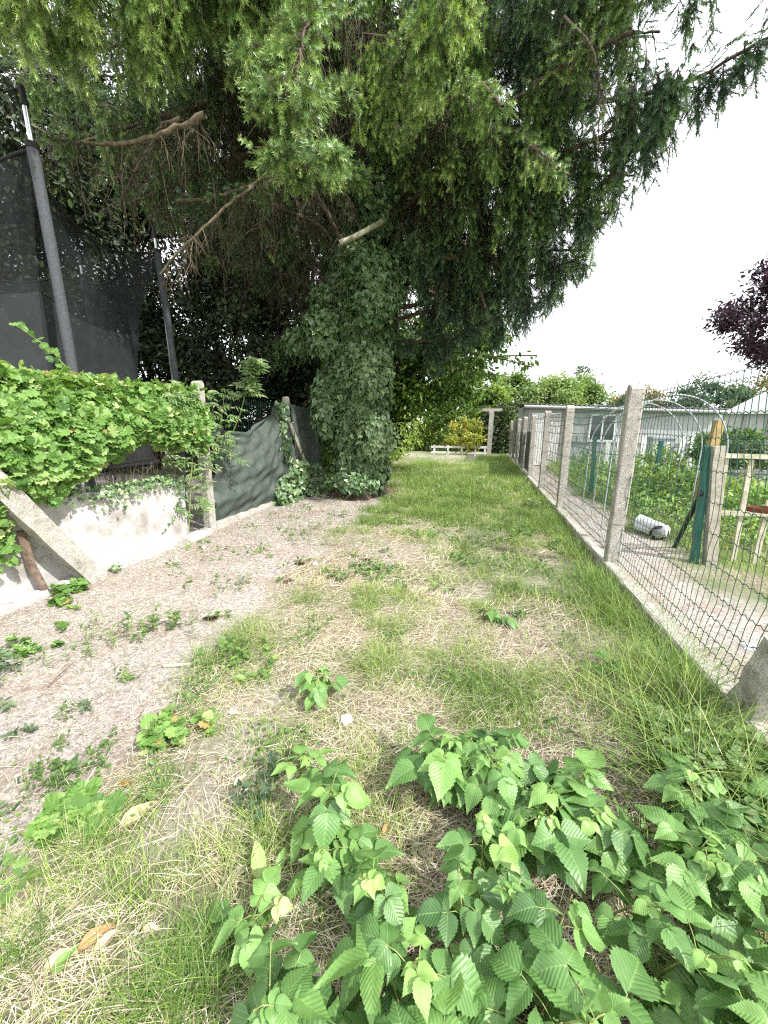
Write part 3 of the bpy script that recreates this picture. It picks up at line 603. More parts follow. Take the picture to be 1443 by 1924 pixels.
Nn = nrm(np.stack([np.ones(n), rng.normal(-.3, .3, n), .45+.9*sstep(.75, 1, s)], 1))
surf_leaves(g, LOBE, np.stack([x, y, z], 1), Nn, .085, .55, (.50, .20))
n = 1500; y = rng.uniform(.5, 4.3, n); z = np.interp(y, [.5, 4.3], [1.86, 1.88])+rng.normal(.03, .04, n)
surf_leaves(g, LOBE, np.stack([-3.95+rng.normal(0, .14, n), y, z], 1), nrm(np.stack([rng.normal(0, .4, n), rng.normal(0, .4, n), np.ones(n)], 1)), .075, .0, (.6, .2), .7)
# hanging tail past the wall at the near end
n = 260; y = rng.uniform(1.3, 2.0, n); z = rng.uniform(.35, .8, n)
surf_leaves(g, LOBE, np.stack([-3.80+rng.normal(0, .04, n), y, z], 1), np.tile([1., -.2, .4], (n, 1)), .08, .6, (.5, .2))
g.build('leaves', M_['vine'], t_)
g = Geo(); n = 130; yy = rng.uniform(.6, 4.3, n); P = np.stack([np.stack([-3.93+rng.normal(0, .04, n)+.02*k, yy+rng.normal(0, .08, n)*k, .85+(1.0*k/5)+rng.normal(0, .05, n)], 1) for k in range(6)], 1)
g.tubes(P, .0035, 4); g.build('stems', M_['bark'], t_)
# runner climbing on the net
t_ = thing('vine_shoot', 'thin climbing shoot with pale leaves rising before the trampoline net', 'vine', at(100, 690, 3.0))
pl = np.array([at(x_, y_, 3.0) for x_, y_ in ((135, 700), (108, 672), (95, 655), (60, 632), (35, 612))]); g = Geo(); g.tubes(pl, .004, 4); g.build('stem', M_['stem'], t_)
g = Geo(); P = np.repeat(pl, 5, 0)+rng.normal(0, .03, (25, 3)); surf_leaves(g, LOBE, P, np.tile([.8, -.6, .3], (25, 1)), .06, .3, (.45, .2)); g.build('leaves', M_['vine'], t_)

# ivy spilling over the wall top
t_ = thing('wall_ivy', 'dark ivy tendrils hanging over the top edge of the white wall', 'ivy', (-3.88, 3.4, .8))
g = Geo(); n = 620; y = 2.35+(rng.uniform(0, 1, n)**.8)*1.65; dz = rng.exponential(.035, n)*(1+1.2*np.exp(-((y-2.9)/.15)**2)+2.2*np.exp(-((y-3.95)/.12)**2)); z = .86-dz+rng.normal(.02, .02, n)
x = np.where(z < .83, -3.87, -3.9)+rng.uniform(0, .05, n)-(.1*rng.uniform(0, 1, n))*(z > .84)
surf_leaves(g, IVY, np.stack([x, y, z], 1), np.tile([1., -.2, .5], (n, 1)), .045, .5, (.55, .25))
for k in range(26):  # dangling strand
    s = k/25; 
    surf_leaves(g, IVY, np.array([[-3.865, 3.86-.32*s*s, .72-.5*s]])+rng.normal(0, .012, (1, 3)), np.array([[1., -.2, .3]]), .042, .6, (.5, .2))
g.build('leaves', M_['ivy'], t_)
# pinnate climber round the post + elder sapling
def pinnate(g, gs, p, d, L, n=3, ls=.06, T=LANCE, nh=(0, 0, 1), var=.5, droop=.3):
    d = nrm(np.array(d, float)); nh = np.array(nh, float); side = nrm(np.cross(d, nh)); pts = []
    for k in range(n+1):
        s = (k+1)/(n+1); q = p+d*L*s+np.array([0, 0, -droop*L*s*s]); pts.append(q)
    gs.append(np.array([p, p+d*L*.5+np.array([0, 0, -droop*L*.25]), pts[-1]]))
    P, D = [], []
    for k in range(n):
        for sg in (-1, 1): P.append(pts[k]); D.append(side*sg+d*.55+np.array([0, 0, -.35])+rng.normal(0, .1, 3))
    P.append(pts[-1]); D.append(d+np.array([0, 0, -droop]))
    D = nrm(np.array(D)); m_ = len(P); g.scat(T, np.array(P), frames(D, np.tile(nh, (m_, 1))+rng.normal(0, .15, (m_, 3)), ls*rng.uniform(.85, 1.15, m_), 1.25), np.clip(var+rng.normal(0, .08, m_), 0, 1))
t_ = thing('elder_climber', 'pale green shoots with narrow leaflets growing round the left post', 'shrub', (-3.85, 4.2, 0))
g = Geo(); gs = []
stems = []
for k in range(150):
    y = rng.uniform(3.55, 4.75); z = rng.uniform(.25, 2.0) if rng.random() < .35 else rng.uniform(1.05, 2.02)
    if z < 1.0: y = 4.0+rng.normal(0, .13)
    p = np.array([-3.84+rng.normal(0, .07)+.10*(z > 1), y, z]); a_ = rng.uniform(0, 6.28); d = np.array([abs(math.cos(a_))*.9+.2, math.sin(a_)*.7, rng.uniform(-.2, .7)])
    pinnate(g, gs, p, d, rng.uniform(.10, .19), 3, .075, LANCE, nrm(np.array([.6, -.3, .8])), rng.uniform(.3, .95))
g.build('leaves', M_['elder'], t_)
g = Geo(); g.tubes(np.array(gs), .0018, 3)
for q in ([(-3.84, 3.9, .1), (-3.80, 3.95, .6), (-3.82, 4.1, 1.2), (-3.78, 4.2, 1.9)], [(-3.86, 4.2, .2), (-3.78, 4.3, .9), (-3.72, 4.55, 1.5), (-3.74, 4.7, 1.95)]): g.tubes(np.array(q), [.007, .006, .005, .003], 5)
g.build('stem', M_['stem'], t_)
t_ = thing('elder_sapling', 'young elder shoot with pinnate leaves rising above the shade cloth', 'shrub', (-4.35, 5.4, 0))
g = Geo(); gs = []; st = [np.array(at(452, 775, 5.3)), np.array(at(462, 735, 5.3)), np.array(at(472, 700, 5.25)), np.array(at(482, 672, 5.2))]
st = [np.array([-4.4, 5.2, .0]), np.array([-4.35, 5.25, .9])]+st
for k in range(70):
    s = rng.uniform(.3, 1)**.7; idx = 1+s*(len(st)-1.001)-s*1; idx = min(max(idx, 1), len(st)-1.001); a0 = int(idx); p = st[a0]*(1-(idx-a0))+st[a0+1]*(idx-a0)
    a_ = rng.uniform(0, 6.28); d = np.array([math.cos(a_), math.sin(a_)*.8, rng.uniform(-.1, .6)])
    pinnate(g, gs, p, d, rng.uniform(.14, .28)*(1.15-.5*s), 3, .12*(1.1-.35*s), LANCE, nrm(np.array([.5, -.5, .8])), rng.uniform(.35, 1))
g.build('leaves', M_['elder'], t_)
g = Geo(); g.tubes(np.array(gs), .0025, 3); g.tubes(np.array(st), [.014, .012, .009, .007, .005, .003], 5); g.build('stem', M_['stem'], t_)

# ------------------------------------------------------------------ trampoline
C0 = np.array([-6.85, 3.72]); tr = thing('trampoline', 'tall trampoline enclosure with black net and foam padded poles', 'trampoline', (C0[0], C0[1], 0))
P1 = np.array([-4.62, 3.27]); ang0 = math.atan2(P1[1]-C0[1], P1[0]-C0[0]); RR = np.linalg.norm(P1-C0); ZT = 4.22
pol = [C0+RR*np.array([math.cos(ang0+k*math.pi/3), math.sin(ang0+k*math.pi/3)]) for k in range(6)]
for k, q in enumerate(pol):
    lean = (q-C0)/RR
    def pp(z): return np.array([q[0]+lean[0]*.06*math.sin(z*.8), q[1]+lean[1]*.06*math.sin(z*.8), z])
    g = Geo(); g.tubes(np.array([pp(z) for z in np.linspace(.5, ZT, 14)]), .052+.002*np.sin(np.arange(14)*2), 12); po = g.build('pole', M_['foam'], tr, smooth=True)
    g = Geo(); zt = ZT+.34 if k == 0 else ZT+.18; g.tubes(np.array([pp(0), pp(1), pp(ZT+.01), pp(zt)]), .024, 10); g.build('steel_tube', M_['steel'], po, smooth=True)
    g = Geo(); g.tubes(np.array([pp(zt-.005), pp(zt+.04), pp(zt+.045), pp(zt+.16), pp(zt+.162)]), [.034, .034, .026, .026, .001], 10); g.build('cap', M_['black_rope'], po, smooth=True); g = Geo(); g.tubes(np.array([pp(ZT-.03), pp(ZT+.02)]), .06, 12); g.build('collar', M_['black_rope'], po, smooth=True)
def netpt(k, u, v):
    a, b = pol[k % 6], pol[(k+1) % 6]; q = a+(b-a)*u
    z = .95+(ZT-.02-.95)*v; sag = .34*4*u*(1-u)*sstep(.0, 1, v)*v
    edge = (1-sstep(0, .16, min(u, 1-u))); pull = 1-(.17+.05*math.sin(v*5))*(1-edge*sstep(.72, 1.0, v))
    if u in (0, 1) and v > .995: pull = .985
    q = C0+(q-C0)*pull
    return np.array([q[0], q[1], z-sag])
for part, (v0, v1), mat in (('upper_net', (.62, 1.0), 'net'), ('lower_net', (0, .622), 'net_low')):
    g = Geo()
    for k in range(6):
        nu, nv = 17, 14; us = np.linspace(0, 1, nu); vv = np.linspace(v0, v1, nv)
        g.add(np.array([netpt(k, u, v) for u in us for v in vv]), [[i_*nv+j_, i_*nv+j_+1, (i_+1)*nv+j_+1, (i_+1)*nv+j_] for i_ in range(nu-1) for j_ in range(nv-1)])
    g.build(part, M_[mat], tr, smooth=True)
g = Geo()
for k in range(6): g.tubes(np.array([netpt(k, u, 1.0) for u in np.linspace(0, 1, 25)]), .014, 6)
for k in range(6): g.tubes(np.array([netpt(k, u, .62) for u in np.linspace(0, 1, 13)]), .004, 4)
g.build('hem_rope', M_['black_rope'], tr)
g = Geo(); a_ = np.linspace(0, 2*np.pi, 49)[:-1]; rm = RR*.86; V = [(C0[0]+rm*math.cos(x_), C0[1]+rm*math.sin(x_), .93) for x_ in a_]+[(C0[0]+rm*math.cos(x_), C0[1]+rm*math.sin(x_), .90) for x_ in a_]
g.addm(np.array(V), [np.array([list(range(48)), [95-k for k in range(48)]]), np.array([[k, (k+1) % 48, 48+(k+1) % 48, 48+k] for k in range(48)])]); g.build('jumping_mat', M_['black_rope'], tr)

# ------------------------------------------------------------------ spruce
def shoot_template(seed, nn=20, wd=.028):
    r = np.random.default_rng(seed); V, F = [], []
    for k in range(nn):
        y = .04+.93*k/nn; a = r.uniform(0, 2*math.pi); fw_ = .55+.3*r.random(); L = (.23+.06*r.random())*(1-.25*max(0, y-.8)/.2)*(.75+.5*min(1, y/.3)*.5)
        rad = np.array([math.cos(a), 0, math.sin(a)]); d = nrm(rad*1.0+np.array([0, fw_+.9*(y > .9), 0])); sd_ = nrm(np.cross(d, rad))*wd*.5
        if abs(np.dot(d, rad)) > .999: sd_ = np.array([0, wd*.5, 0])
        b = np.array([0, y, 0]); sd2 = nrm(np.cross(d, [0, 1, 0]))*wd*.5
        V += [b-sd2, b+sd2, b+d*L]; F.append([3*k, 3*k+1, 3*k+2])
    n0 = len(V); V += [np.array([-.012, 0, 0]), np.array([.012, 0, 0]), np.array([0, 1, 0]), np.array([0, 0, .012])]; F += [[n0, n0+1, n0+2], [n0+1, n0+3, n0+2]]
    return np.array(V), [np.array(F)]
SH = [shoot_template(s, 46, .05) for s in range(4)]; SHF = [shoot_template(s+9, 22, .09) for s in range(3)]
def put_shoots(g, P, D, L, var, far=False, mi=0):
    T = SHF if far else SH; k = rng.integers(0, len(T), len(P))
    for q, tt in enumerate(T):
        s = k == q; g.scat(tt, P[s], frames(D[s], rdir(s.sum()), L[s]), var[s], mi)
def polyline(pts, n):
    pts = np.array(pts, float); d = np.concatenate([[0], np.cumsum(np.linalg.norm(np.diff(pts, axis=0), axis=1))]); s = np.linspace(0, d[-1], n)
    # smooth by Catmull like interpolation: sample linear then blur
    Q = np.stack([np.interp(s, d, pts[:, k]) for k in range(3)], 1)
    for _ in range(3): Q[1:-1] = (Q[:-2]+2*Q[1:-1]+Q[2:])/4
    return Q
TR = np.array([-2.92, 8.1])
sp = thing('spruce_tree', 'huge old spruce with drooping needle curtains and ivy-clad trunk', 'tree', (TR[0], TR[1], 0))
# trunk
g = Geo(); zz = np.concatenate([[-.1, .05, .2, .5], np.linspace(1, 14, 20)]); rad = np.interp(zz, [-.1, .05, .2, .5, 1, 4, 14], [.78, .66, .52, .43, .40, .33, .10])
K = len(zz); V = []
for k in range(K):
    for i_ in range(22):
        a = i_/22*2*math.pi; fl = 1+(.22*math.sin(a*5+1)+.12*math.sin(a*3))*max(0, 1-zz[k]/.6)+.03*math.sin(a*9+zz[k]*3); V.append((TR[0]+rad[k]*fl*math.cos(a)+.02*zz[k]*.3, TR[1]+rad[k]*fl*math.sin(a), zz[k]))
g.add(np.array(V), [[k*22+i_, k*22+(i_+1) % 22, (k+1)*22+(i_+1) % 22, (k+1)*22+i_] for k in range(K-1) for i_ in range(22)]); g.build('trunk', M_['bark'], sp, smooth=True)
crown, dead = Geo(), Geo(); woods = []
def limb(pts, r0, r1, f0, hang, dens=1.0, width=.35, spread=.25, var=.5, deadlen=.8, deadn=1.0, far=False, L=.11, seg=None, up=0.0, blue=False, bare_wood=False):  # blue switches to the needle copy with the backlit tone painted in
    """pts world axis; f0 = fraction along it where green begins; hang = curtain length"""
    pts = [np.array(p, float) for p in pts]
    tot = sum(np.linalg.norm(b-a) for a, b in zip(pts, pts[1:])); n = max(8, int(tot/.09)); Q = polyline(pts, n)
    Q[1:-1] += rng.normal(0, .008, (n-2, 3)); rr = np.linspace(r0, r1, n); woods.append((Q, rr, bare_wood))
    Tn = nrm(np.gradient(Q, axis=0)); S = nrm(np.cross(Tn, [0, 0, 1.]))
    # hanging green twigs
    m_ = int((1-f0)*tot/.045*dens)
    nc = max(3, int((1-f0)*tot/.30)); ck = rng.integers(0, nc, m_); cs0 = (np.arange(nc)+rng.uniform(.1, .9, nc))/nc; co0 = rng.normal(0, .55, nc)
    s = f0+(1-f0)*np.clip(cs0[ck]+rng.normal(0, .30/nc, m_), 0, 1); cl_ = rng.uniform(.35, 1.0, nc)[ck]; ii = np.clip((s*(n-1)).astype(int), 0, n-1)
    w_ = width*np.sin(np.pi*np.clip(.15+.85*(1-s), 0, 1)*.9)
    off = (co0[ck]+rng.normal(0, .22, m_))*w_; B = Q[ii]+S[ii]*off[:, None]+np.array([0, 0, 1.])*(-.10*np.abs(off)[:, None])
    h = hang*cl_*rng.uniform(.45, 1.05, m_)*(1-.55*np.clip((s-.75)/.25, 0, 1))
    drift = nrm(Tn[ii]*.5+S[ii]*np.sign(off)[:, None]*.3+rng.normal(0, .25, (m_, 3)))*spread
    KK = 9; tt = np.linspace(0, 1, KK); P = B[:, None]+tt[None, :, None]*h[:, None, None]*(np.array([0, 0, -1.+up])[None, None]+drift[:, None]*(1-.5*tt[None, :, None]))+rng.normal(0, .008, (m_, KK, 3))
    hh = np.tile(np.array([0, 0, 0.]), (m_, 1))
    dead.tubes(P[:, ::2], np.linspace(.005, .002, 5)[None], 3, var=rng.uniform(.2, .7, m_))
    # connection from limb to twig start
    mid = (Q[ii]+B)/2+np.array([0, 0, .02]); dead.tubes(np.stack([Q[ii], mid, B], 1), np.array([.008, .006, .005]), 3, var=.4)
    L = L*1.35; cnt = np.maximum(3, (h/.042).astype(int)); tot_s = cnt.sum(); rep = np.repeat(np.arange(m_), cnt); u = rng.uniform(.02, 1.0, tot_s)
    kf = u*(KK-1); k0 = np.minimum(kf.astype(int), KK-2); fr = (kf-k0)[:, None]; PP = P[rep, k0]*(1-fr)+P[rep, k0+1]*fr
    ax = nrm(P[rep, k0+1]-P[rep, k0]); side = rdir(tot_s); side = nrm(side-ax*(side*ax).sum(1, keepdims=True))
    D = nrm(ax*(.9+.5*u[:, None])+side*.85+np.array([0, 0, -.25+up]))
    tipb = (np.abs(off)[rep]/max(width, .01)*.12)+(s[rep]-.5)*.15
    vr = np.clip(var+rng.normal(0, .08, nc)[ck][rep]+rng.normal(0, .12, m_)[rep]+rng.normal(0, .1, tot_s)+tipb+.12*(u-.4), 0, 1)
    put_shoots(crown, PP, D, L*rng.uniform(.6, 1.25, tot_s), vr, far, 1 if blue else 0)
    if f0 < .9:
        na = int((1-f0)*tot/.02*min(dens, 1.5)); s = f0*.9+(1-f0*.9)*rng.uniform(0, 1, na); ii = np.clip((s*(n-1)).astype(int), 0, n-1); off = rng.normal(0, .45, na)*width*.6
        PP = Q[ii]+S[ii]*off[:, None]+np.stack([0*s, 0*s, rng.normal(.02, .04, na)], 1); D = nrm(Tn[ii]*.9+S[ii]*np.sign(off)[:, None]*.8+rng.normal(0, .45, (na, 3))+np.array([0, 0, -.15]))
        put_shoots(crown, PP, D, L*rng.uniform(.7, 1.25, na), np.clip(var+.06+rng.normal(0, .14, na), 0, 1), far, 1 if blue else 0)
    # dead brown twigs on the inner part
    md = int(tot*12*min(deadn, 2.6))
    if md:
        s = rng.uniform(.05, min(1, f0+.35), md); ii = np.clip((s*(n-1)).astype(int), 0, n-1)
        h = deadlen*rng.uniform(.3, 1.0, md); a = rng.normal(0, .35, (md, 3)); KK = 7; tt = np.linspace(0, 1, KK)
        curl = rng.normal(0, .22, (md, 3)); P = Q[ii][:, None]+h[:, None, None]*(tt[None, :, None]*(a+np.array([0, 0, -1.]))[:, None]+(tt**2)[None, :, None]*curl[:, None]+np.array([0, 0, .18])*np.sin(np.pi*tt)[None, :, None]*.5)
        P += np.cumsum(rng.normal(0, .010, P.shape), 1); dv = rng.uniform(0, 1, md)**1.6; dead.tubes(P, np.linspace(.0048, .0018, KK)[None], 3, var=dv)
        # side twiglets
        for q in range(3):
            k0 = rng.integers(1, KK-2, md); st_ = P[np.arange(md), k0]; a2 = rng.normal(0, .5, (md, 3))+np.array([0, 0, -.7]); h2 = h*rng.uniform(.2, .5, md)
            P2 = st_[:, None]+h2[:, None, None]*(np.linspace(0, 1, 5)[None, :, None]*a2[:, None]+np.array([0, 0, -.3])*(np.linspace(0, 1, 5)**2)[None, :, None]); dead.tubes(P2+np.cumsum(rng.normal(0, .006, P2.shape), 1), np.linspace(.003, .0012, 5)[None], 3, var=dv)
A = at
t0 = lambda z, a=0: np.array([TR[0]+.25*math.cos(a), TR[1]+.25*math.sin(a), z])
# right side limbs
limb([t0(4.55), A(830, 487, 7.6), A(960, 450, 7.3), A(1090, 385, 6.9), A(1150, 330, 6.7), A(1200, 270, 6.5)], .075, .022, .33, 1.3, 2.0, .6, .22, .42, .8, .7, L=.12, bare_wood=True)
limb([t0(6.6), A(900, 232, 7.3), A(1050, 200, 6.8), A(1180, 185, 6.4), A(1300, 155, 6.1), A(1400, 92, 5.9), A(1470, 55, 5.8)], .075, .012, .42, 1.25, 2.4, .5, .18, .40, .3, .4, blue=True, L=.14)
limb([t0(3.9), A(880, 560, 7.9), A(1000, 520, 7.6), A(1100, 480, 7.3)], .05, .02, .3, .95, 1.9, .5, .2, .40, .7, .8, L=.12, blue=True)
limb([t0(3.3), A(860, 640, 8.4), A(930, 600, 8.2), A(1020, 575, 8.0)], .04, .015, .2, .6, 2.0, .5, .2, .42, .5, .6, L=.12, blue=True)
limb([t0(7.2), A(860, 120, 7.0), A(980, 40, 6.5), A(1100, -20, 6.0), A(1220, -60, 5.7)], .07, .02, .25, 1.35, 1.7, .6, .2, .5, .6, .8, L=.12)
limb([t0(8.2), A(1000, -40, 6.2), A(1150, -60, 5.7), A(1290, -75, 5.4), A(1380, -70, 5.3)], .06, .02, .3, .95, 2.0, .5, .2, .42, .4, .4, blue=True)
limb([t0(5.6), A(880, 330, 7.2), A(1000, 320, 6.7), A(1100, 270, 6.4), A(1180, 230, 6.2)], .06, .02, .3, 1.1, 1.8, .6, .2, .5, .8, .8, L=.12)
limb([t0(6.1), A(950, 200, 6.3), A(1080, 110, 5.8), A(1190, 60, 5.5)], .05, .02, .25, 1.0, 1.2, .5, .2, .6, .7, .8)
limb([t0(7.0), A(780, 60, 6.2), A(850, 0, 5.3), A(900, -50, 4.9)], .05, .02, .25, 1.5, 1.6, .5, .2, .76, .8, 1.0, L=.14)
limb([t0(6.2), A(850, 190, 6.0), A(900, 150, 5.4), A(945, 200, 5.0)], .04, .015, .35, .55, 1.3, .35, .3, .68, .8, 1)
limb([t0(5.2), A(900, 260, 6.4), A(960, 240, 5.9), A(1020, 290, 5.5), A(1070, 330, 5.4)], .04, .015, .35, .6, 1.2, .35, .3, .6, .8, 1)
limb([t0(5.0), A(800, 292, 7.2), A(865, 296, 6.8), A(930, 310, 6.6)], .045, .02, .8, .5, .6, .2, .2, .5, 1.1, 3, bare_wood=True)
limb([t0(4.8), A(760, 355, 7.3), A(855, 360, 6.9)], .035, .015, .99, .2, .2, .2, .2, .4, 1.0, 4, bare_wood=True)
# centre and left, towards the camera
limb([t0(9.0), A(640, -160, 6.2), A(500, -190, 4.7), A(350, -170, 3.9), A(200, -130, 3.4)], .07, .02, .25, 1.35, 1.0, .7, .22, .5, 1.2, 1.4)
limb([t0(8.0), A(560, -80, 5.8), A(450, -100, 4.9), A(380, -60, 4.4), A(320, -30, 4.1)], .06, .02, .3, 1.0, 1.0, .5, .22, .45, 1.3, 1.6)
limb([t0(9.5), A(400, -250, 4.6), A(150, -200, 3.4), A(0, -130, 2.9), A(-120, -80, 2.7)], .06, .02, .3, 1.25, 1.6, .6, .25, .85, 1.2, .7, L=.145)
limb([t0(8.4), A(300, -60, 4.5), A(180, -50, 3.7), A(60, -20, 3.3), A(-60, 30, 3.0)], .05, .02, .3, 1.05, 1.6, .55, .25, .82, 1.1, .7, L=.145)
limb([t0(6.9), A(690, 40, 6.3), A(610, 10, 5.0), A(570, 60, 4.4), A(560, 150, 4.15), A(555, 250, 4.1)], .035, .01, .55, .5, 3.0, .5, .55, .70, .6, 1.0, up=.55, L=.145)
limb([t0(6.2), A(650, 160, 6.0), A(560, 190, 4.5), A(470, 200, 4.1)], .03, .01, .62, .35, 2.6, .35, .5, .62, .5, 1.2, up=.6, L=.13)
limb([t0(5.3), A(620, 320, 5.8), A(570, 290, 4.5), A(590, 290, 4.0), A(625, 280, 3.9)], .03, .01, .45, .4, 3.0, .45, .5, .60, .5, 1.0, up=.5, L=.13)
limb([t0(7.0), A(560, 90, 6.6), A(420, 60, 6.0), A(300, 60, 5.5), A(200, 90, 5.2)], .06, .02, .4, 1.1, 1.0, .7, .2, .38, 1.4, 2.0)
limb([t0(6.2), A(540, 170, 6.8), A(400, 190, 6.2), A(270, 230, 5.8), A(120, 280, 5.5)], .05, .02, .5, .9, 1.0, .6, .2, .38, 1.4, 2.6)
limb([t0(5.4), A(560, 260, 7.0), A(430, 300, 6.5), A(320, 350, 6.2), A(250, 380, 6.0)], .045, .015, .6, .7, 1.1, .5, .2, .42, 1.4, 3.4)
limb([t0(4.7), A(590, 360, 7.2), A(500, 340, 6.2), A(400, 372, 5.4), A(330, 378, 5.0)], .04, .018, .6, .5, .9, .4, .2, .3, .9, 1.3, bare_wood=True)
limb([t0(4.3), A(600, 420, 7.3), A(500, 380, 6.6), A(350, 370, 6.2)], .035, .015, .5, .6, .9, .4, .2, .3, 1.0, 1.3, bare_wood=True)
limb([t0(4.3), A(570, 320, 6.0), A(500, 330, 4.9), A(430, 385, 4.6), A(370, 440, 4.5), A(315, 495, 4.45), A(302, 515, 4.45)], .035, .014, .99, .1, .2, .1, .2, .3, .7, 1.4, bare_wood=True)
limb([A(385, 215, 4.2), A(340, 235, 4.18), A(270, 265, 4.1), A(190, 272, 4.0), A(110, 262, 3.9), A(60, 235, 3.85)], .032, .010, .72, .35, .7, .3, .2, .42, .6, 3.0, bare_wood=True)
limb([A(340, 222, 4.15), A(300, 235, 4.2), A(290, 255, 4.15)], .02, .010, .99, .1, .1, .1, .2, .3, .3, 1.0, bare_wood=True)
limb([A(290, 262, 4.1), A(255, 320, 4.2), A(230, 370, 4.3), A(190, 400, 4.4)], .012, .006, .8, .2, .3, .1, .2, .45, .3, 2.0, bare_wood=True)
limb([A(880, 492, 7.5), A(900, 530, 7.5), A(913, 580, 7.5)], .03, .018, .99, .1, .1, .1, .1, .3, .3, 1, bare_wood=True)
limb([A(918, 472, 7.4), A(950, 520, 7.4), A(970, 550, 7.4), A(1005, 570, 7.4)], .022, .008, .9, .2, .3, .1, .1, .4, .3, 1, bare_wood=True)
limb([A(810, 370, 7.2), A(845, 420, 7.2), A(875, 462, 7.2)], .022, .012, .99, .1, .1, .1, .1, .3, .5, 1, bare_wood=True)
limb([A(1060, 30, 5.6), A(1110, 80, 5.5), A(1130, 130, 5.5), A(1120, 170, 5.5), A(1140, 210, 5.5)], .014, .006, .8, .3, .3, .1, .2, .4, .5, 2.2, bare_wood=True)
limb([t0(3.7), A(560, 480, 7.4), A(470, 430, 6.9), A(380, 420, 6.5)], .03, .012, .5, .6, .9, .5, .2, .3, 1.1, 1.5)
limb([t0(3.2), A(560, 520, 8.0), A(460, 500, 7.9), A(360, 470, 7.8)], .03, .012, .5, .6, .9, .5, .2, .3, 1.1, 1.5)
limb([t0(4.0), A(480, 400, 8.2), A(360, 330, 8.2), A(240, 290, 8.1)], .03, .012, .6, .7, .9, .6, .2, .25, 1.5, 4)
for k, (z, px_, py_, Y) in enumerate(((7.5, 700, 70, 7.0), (8.3, 740, -30, 6.5), (6.5, 420, 150, 7.4), (7.8, 350, 20, 6.8), (8.8, 600, -120, 6.9), (7.2, 250, 180, 7.2))):
    limb([t0(z), (A(px_, py_, Y)+t0(z))/2+np.array([0, 0, .2]), A(px_, py_, Y)], .04, .015, .3, 1.1, 1.0, .8, .2, .32, 1.4, 3.5, far=True)
for (z, px_, py_, Y, hg, bl) in ((5.0, 1150, 400, 7.0, 1.0, True), (4.4, 1110, 470, 7.4, .8, True), (5.6, 1190, 330, 6.8, 1.0, True), (3.6, 1060, 560, 8.2, .6, True), (6.2, 1240, 260, 6.6, .9, True), (7.9, 1240, 60, 6.4, .9, True), (8.4, 1120, -60, 6.6, 1.3, True), (7.0, 80, 60, 5.2, 1.3, False), (6.0, 60, 170, 6.4, 1.2, False),
                                  (6.0, 1120, 300, 7.2, 1.0, True), (6.8, 1150, 120, 6.9, 1.1, True), (7.6, 1180, 30, 6.6, 1.0, True), (5.2, 1000, 400, 7.5, 1.0, True), (4.6, 960, 470, 8.4, .9, True), (7.4, 960, 60, 7.6, 1.3, False),
                                  (6.4, 880, 200, 8.2, 1.2, False), (5.4, 860, 330, 8.6, 1.1, False), (8.4, 850, -20, 7.6, 1.4, False), (4.2, 1040, 500, 8.6, .8, True), (8.0, 420, -60, 5.8, 1.5, False), (8.6, 240, -100, 4.9, 1.4, False),
                                  (7.4, 500, 20, 6.4, 1.4, False), (6.8, 330, 100, 6.4, 1.3, False), (7.6, 120, 40, 5.6, 1.3, False), (6.4, 160, 200, 6.2, 1.2, False), (8.6, 40, -60, 4.6, 1.4, False), (5.8, 300, 260, 7.0, 1.2, False), (5.2, 180, 330, 7.4, 1.1, False), (6.6, 560, 120, 7.2, 1.4, False), (7.2, 20, 140, 5.8, 1.2, False)):
    e_ = A(px_, py_, Y); limb([t0(z), (e_*.6+t0(z)*.4)+np.array([0, 0, .25]), e_], .045, .012, .3, hg, 1.7 if bl else 1.1, .8, .22, .42 if bl else .40, hg, .7, blue=bl, far=True, L=.12)
# rest of the crown, above and behind what the camera sees: keeps the inside dark
for k in range(34):
    z = 4.0+10*(k/34); a = k*2.399; Lb = 5.2*(1-.55*(z-4)/10)
    tipx = TR[0]+Lb*math.cos(a); tipy = TR[1]+Lb*math.sin(a)
    if tipy < 8.3 and z < 8.2: continue
    if tipx > -.5 and z < 9.5 and tipy < 11: continue
    limb([t0(z, a), (TR[0]+Lb*.5*math.cos(a), TR[1]+Lb*.5*math.sin(a), z-.25), (tipx, tipy, z-.5)], .05, .015, .2, 1.1, .75, 1.1, .25, .35, .8, .4, far=True, L=.17)
wg, wb = Geo(), Geo()
for Q, rr, bw in woods: (wb if bw else wg).tubes(Q, rr*(1+.12*np.sin(np.arange(len(rr))*1.7)), 8)
wg.build('limbs', M_['bark'], sp, smooth=True)['kind'] = 'stuff'
wb.build('bare_limbs', M_['bark_pale'], sp, smooth=True)['kind'] = 'stuff'
crown.build('crown', [M_['needle'], M_['needle_backlit']], sp)
dead.build('dead_twigs', M_['twig'], sp)['kind'] = 'stuff'
g = Geo(); g.tubes(np.array([A(760, 395, 7.7), A(690, 432, 7.0), A(665, 446, 6.9), A(638, 456, 6.8)]), [.05, .045, .045, .04], 10); V = A(638, 456, 6.8)
q = A(638, 456, 6.8); dd = nrm(q-A(665, 446, 6.9)); xx = nrm(np.cross(dd, [0, 0, 1.])); yy_ = np.cross(dd, xx); ang = np.arange(10)*2*np.pi/10
g.addm(np.array([q+.04*(math.cos(a)*xx+math.sin(a)*yy_)+dd*.001 for a in ang]), [np.array([list(range(10))])], mi=1)
g.build('sawn_stub', [M_['wood_pale'], M_['cut_wood']], sp)

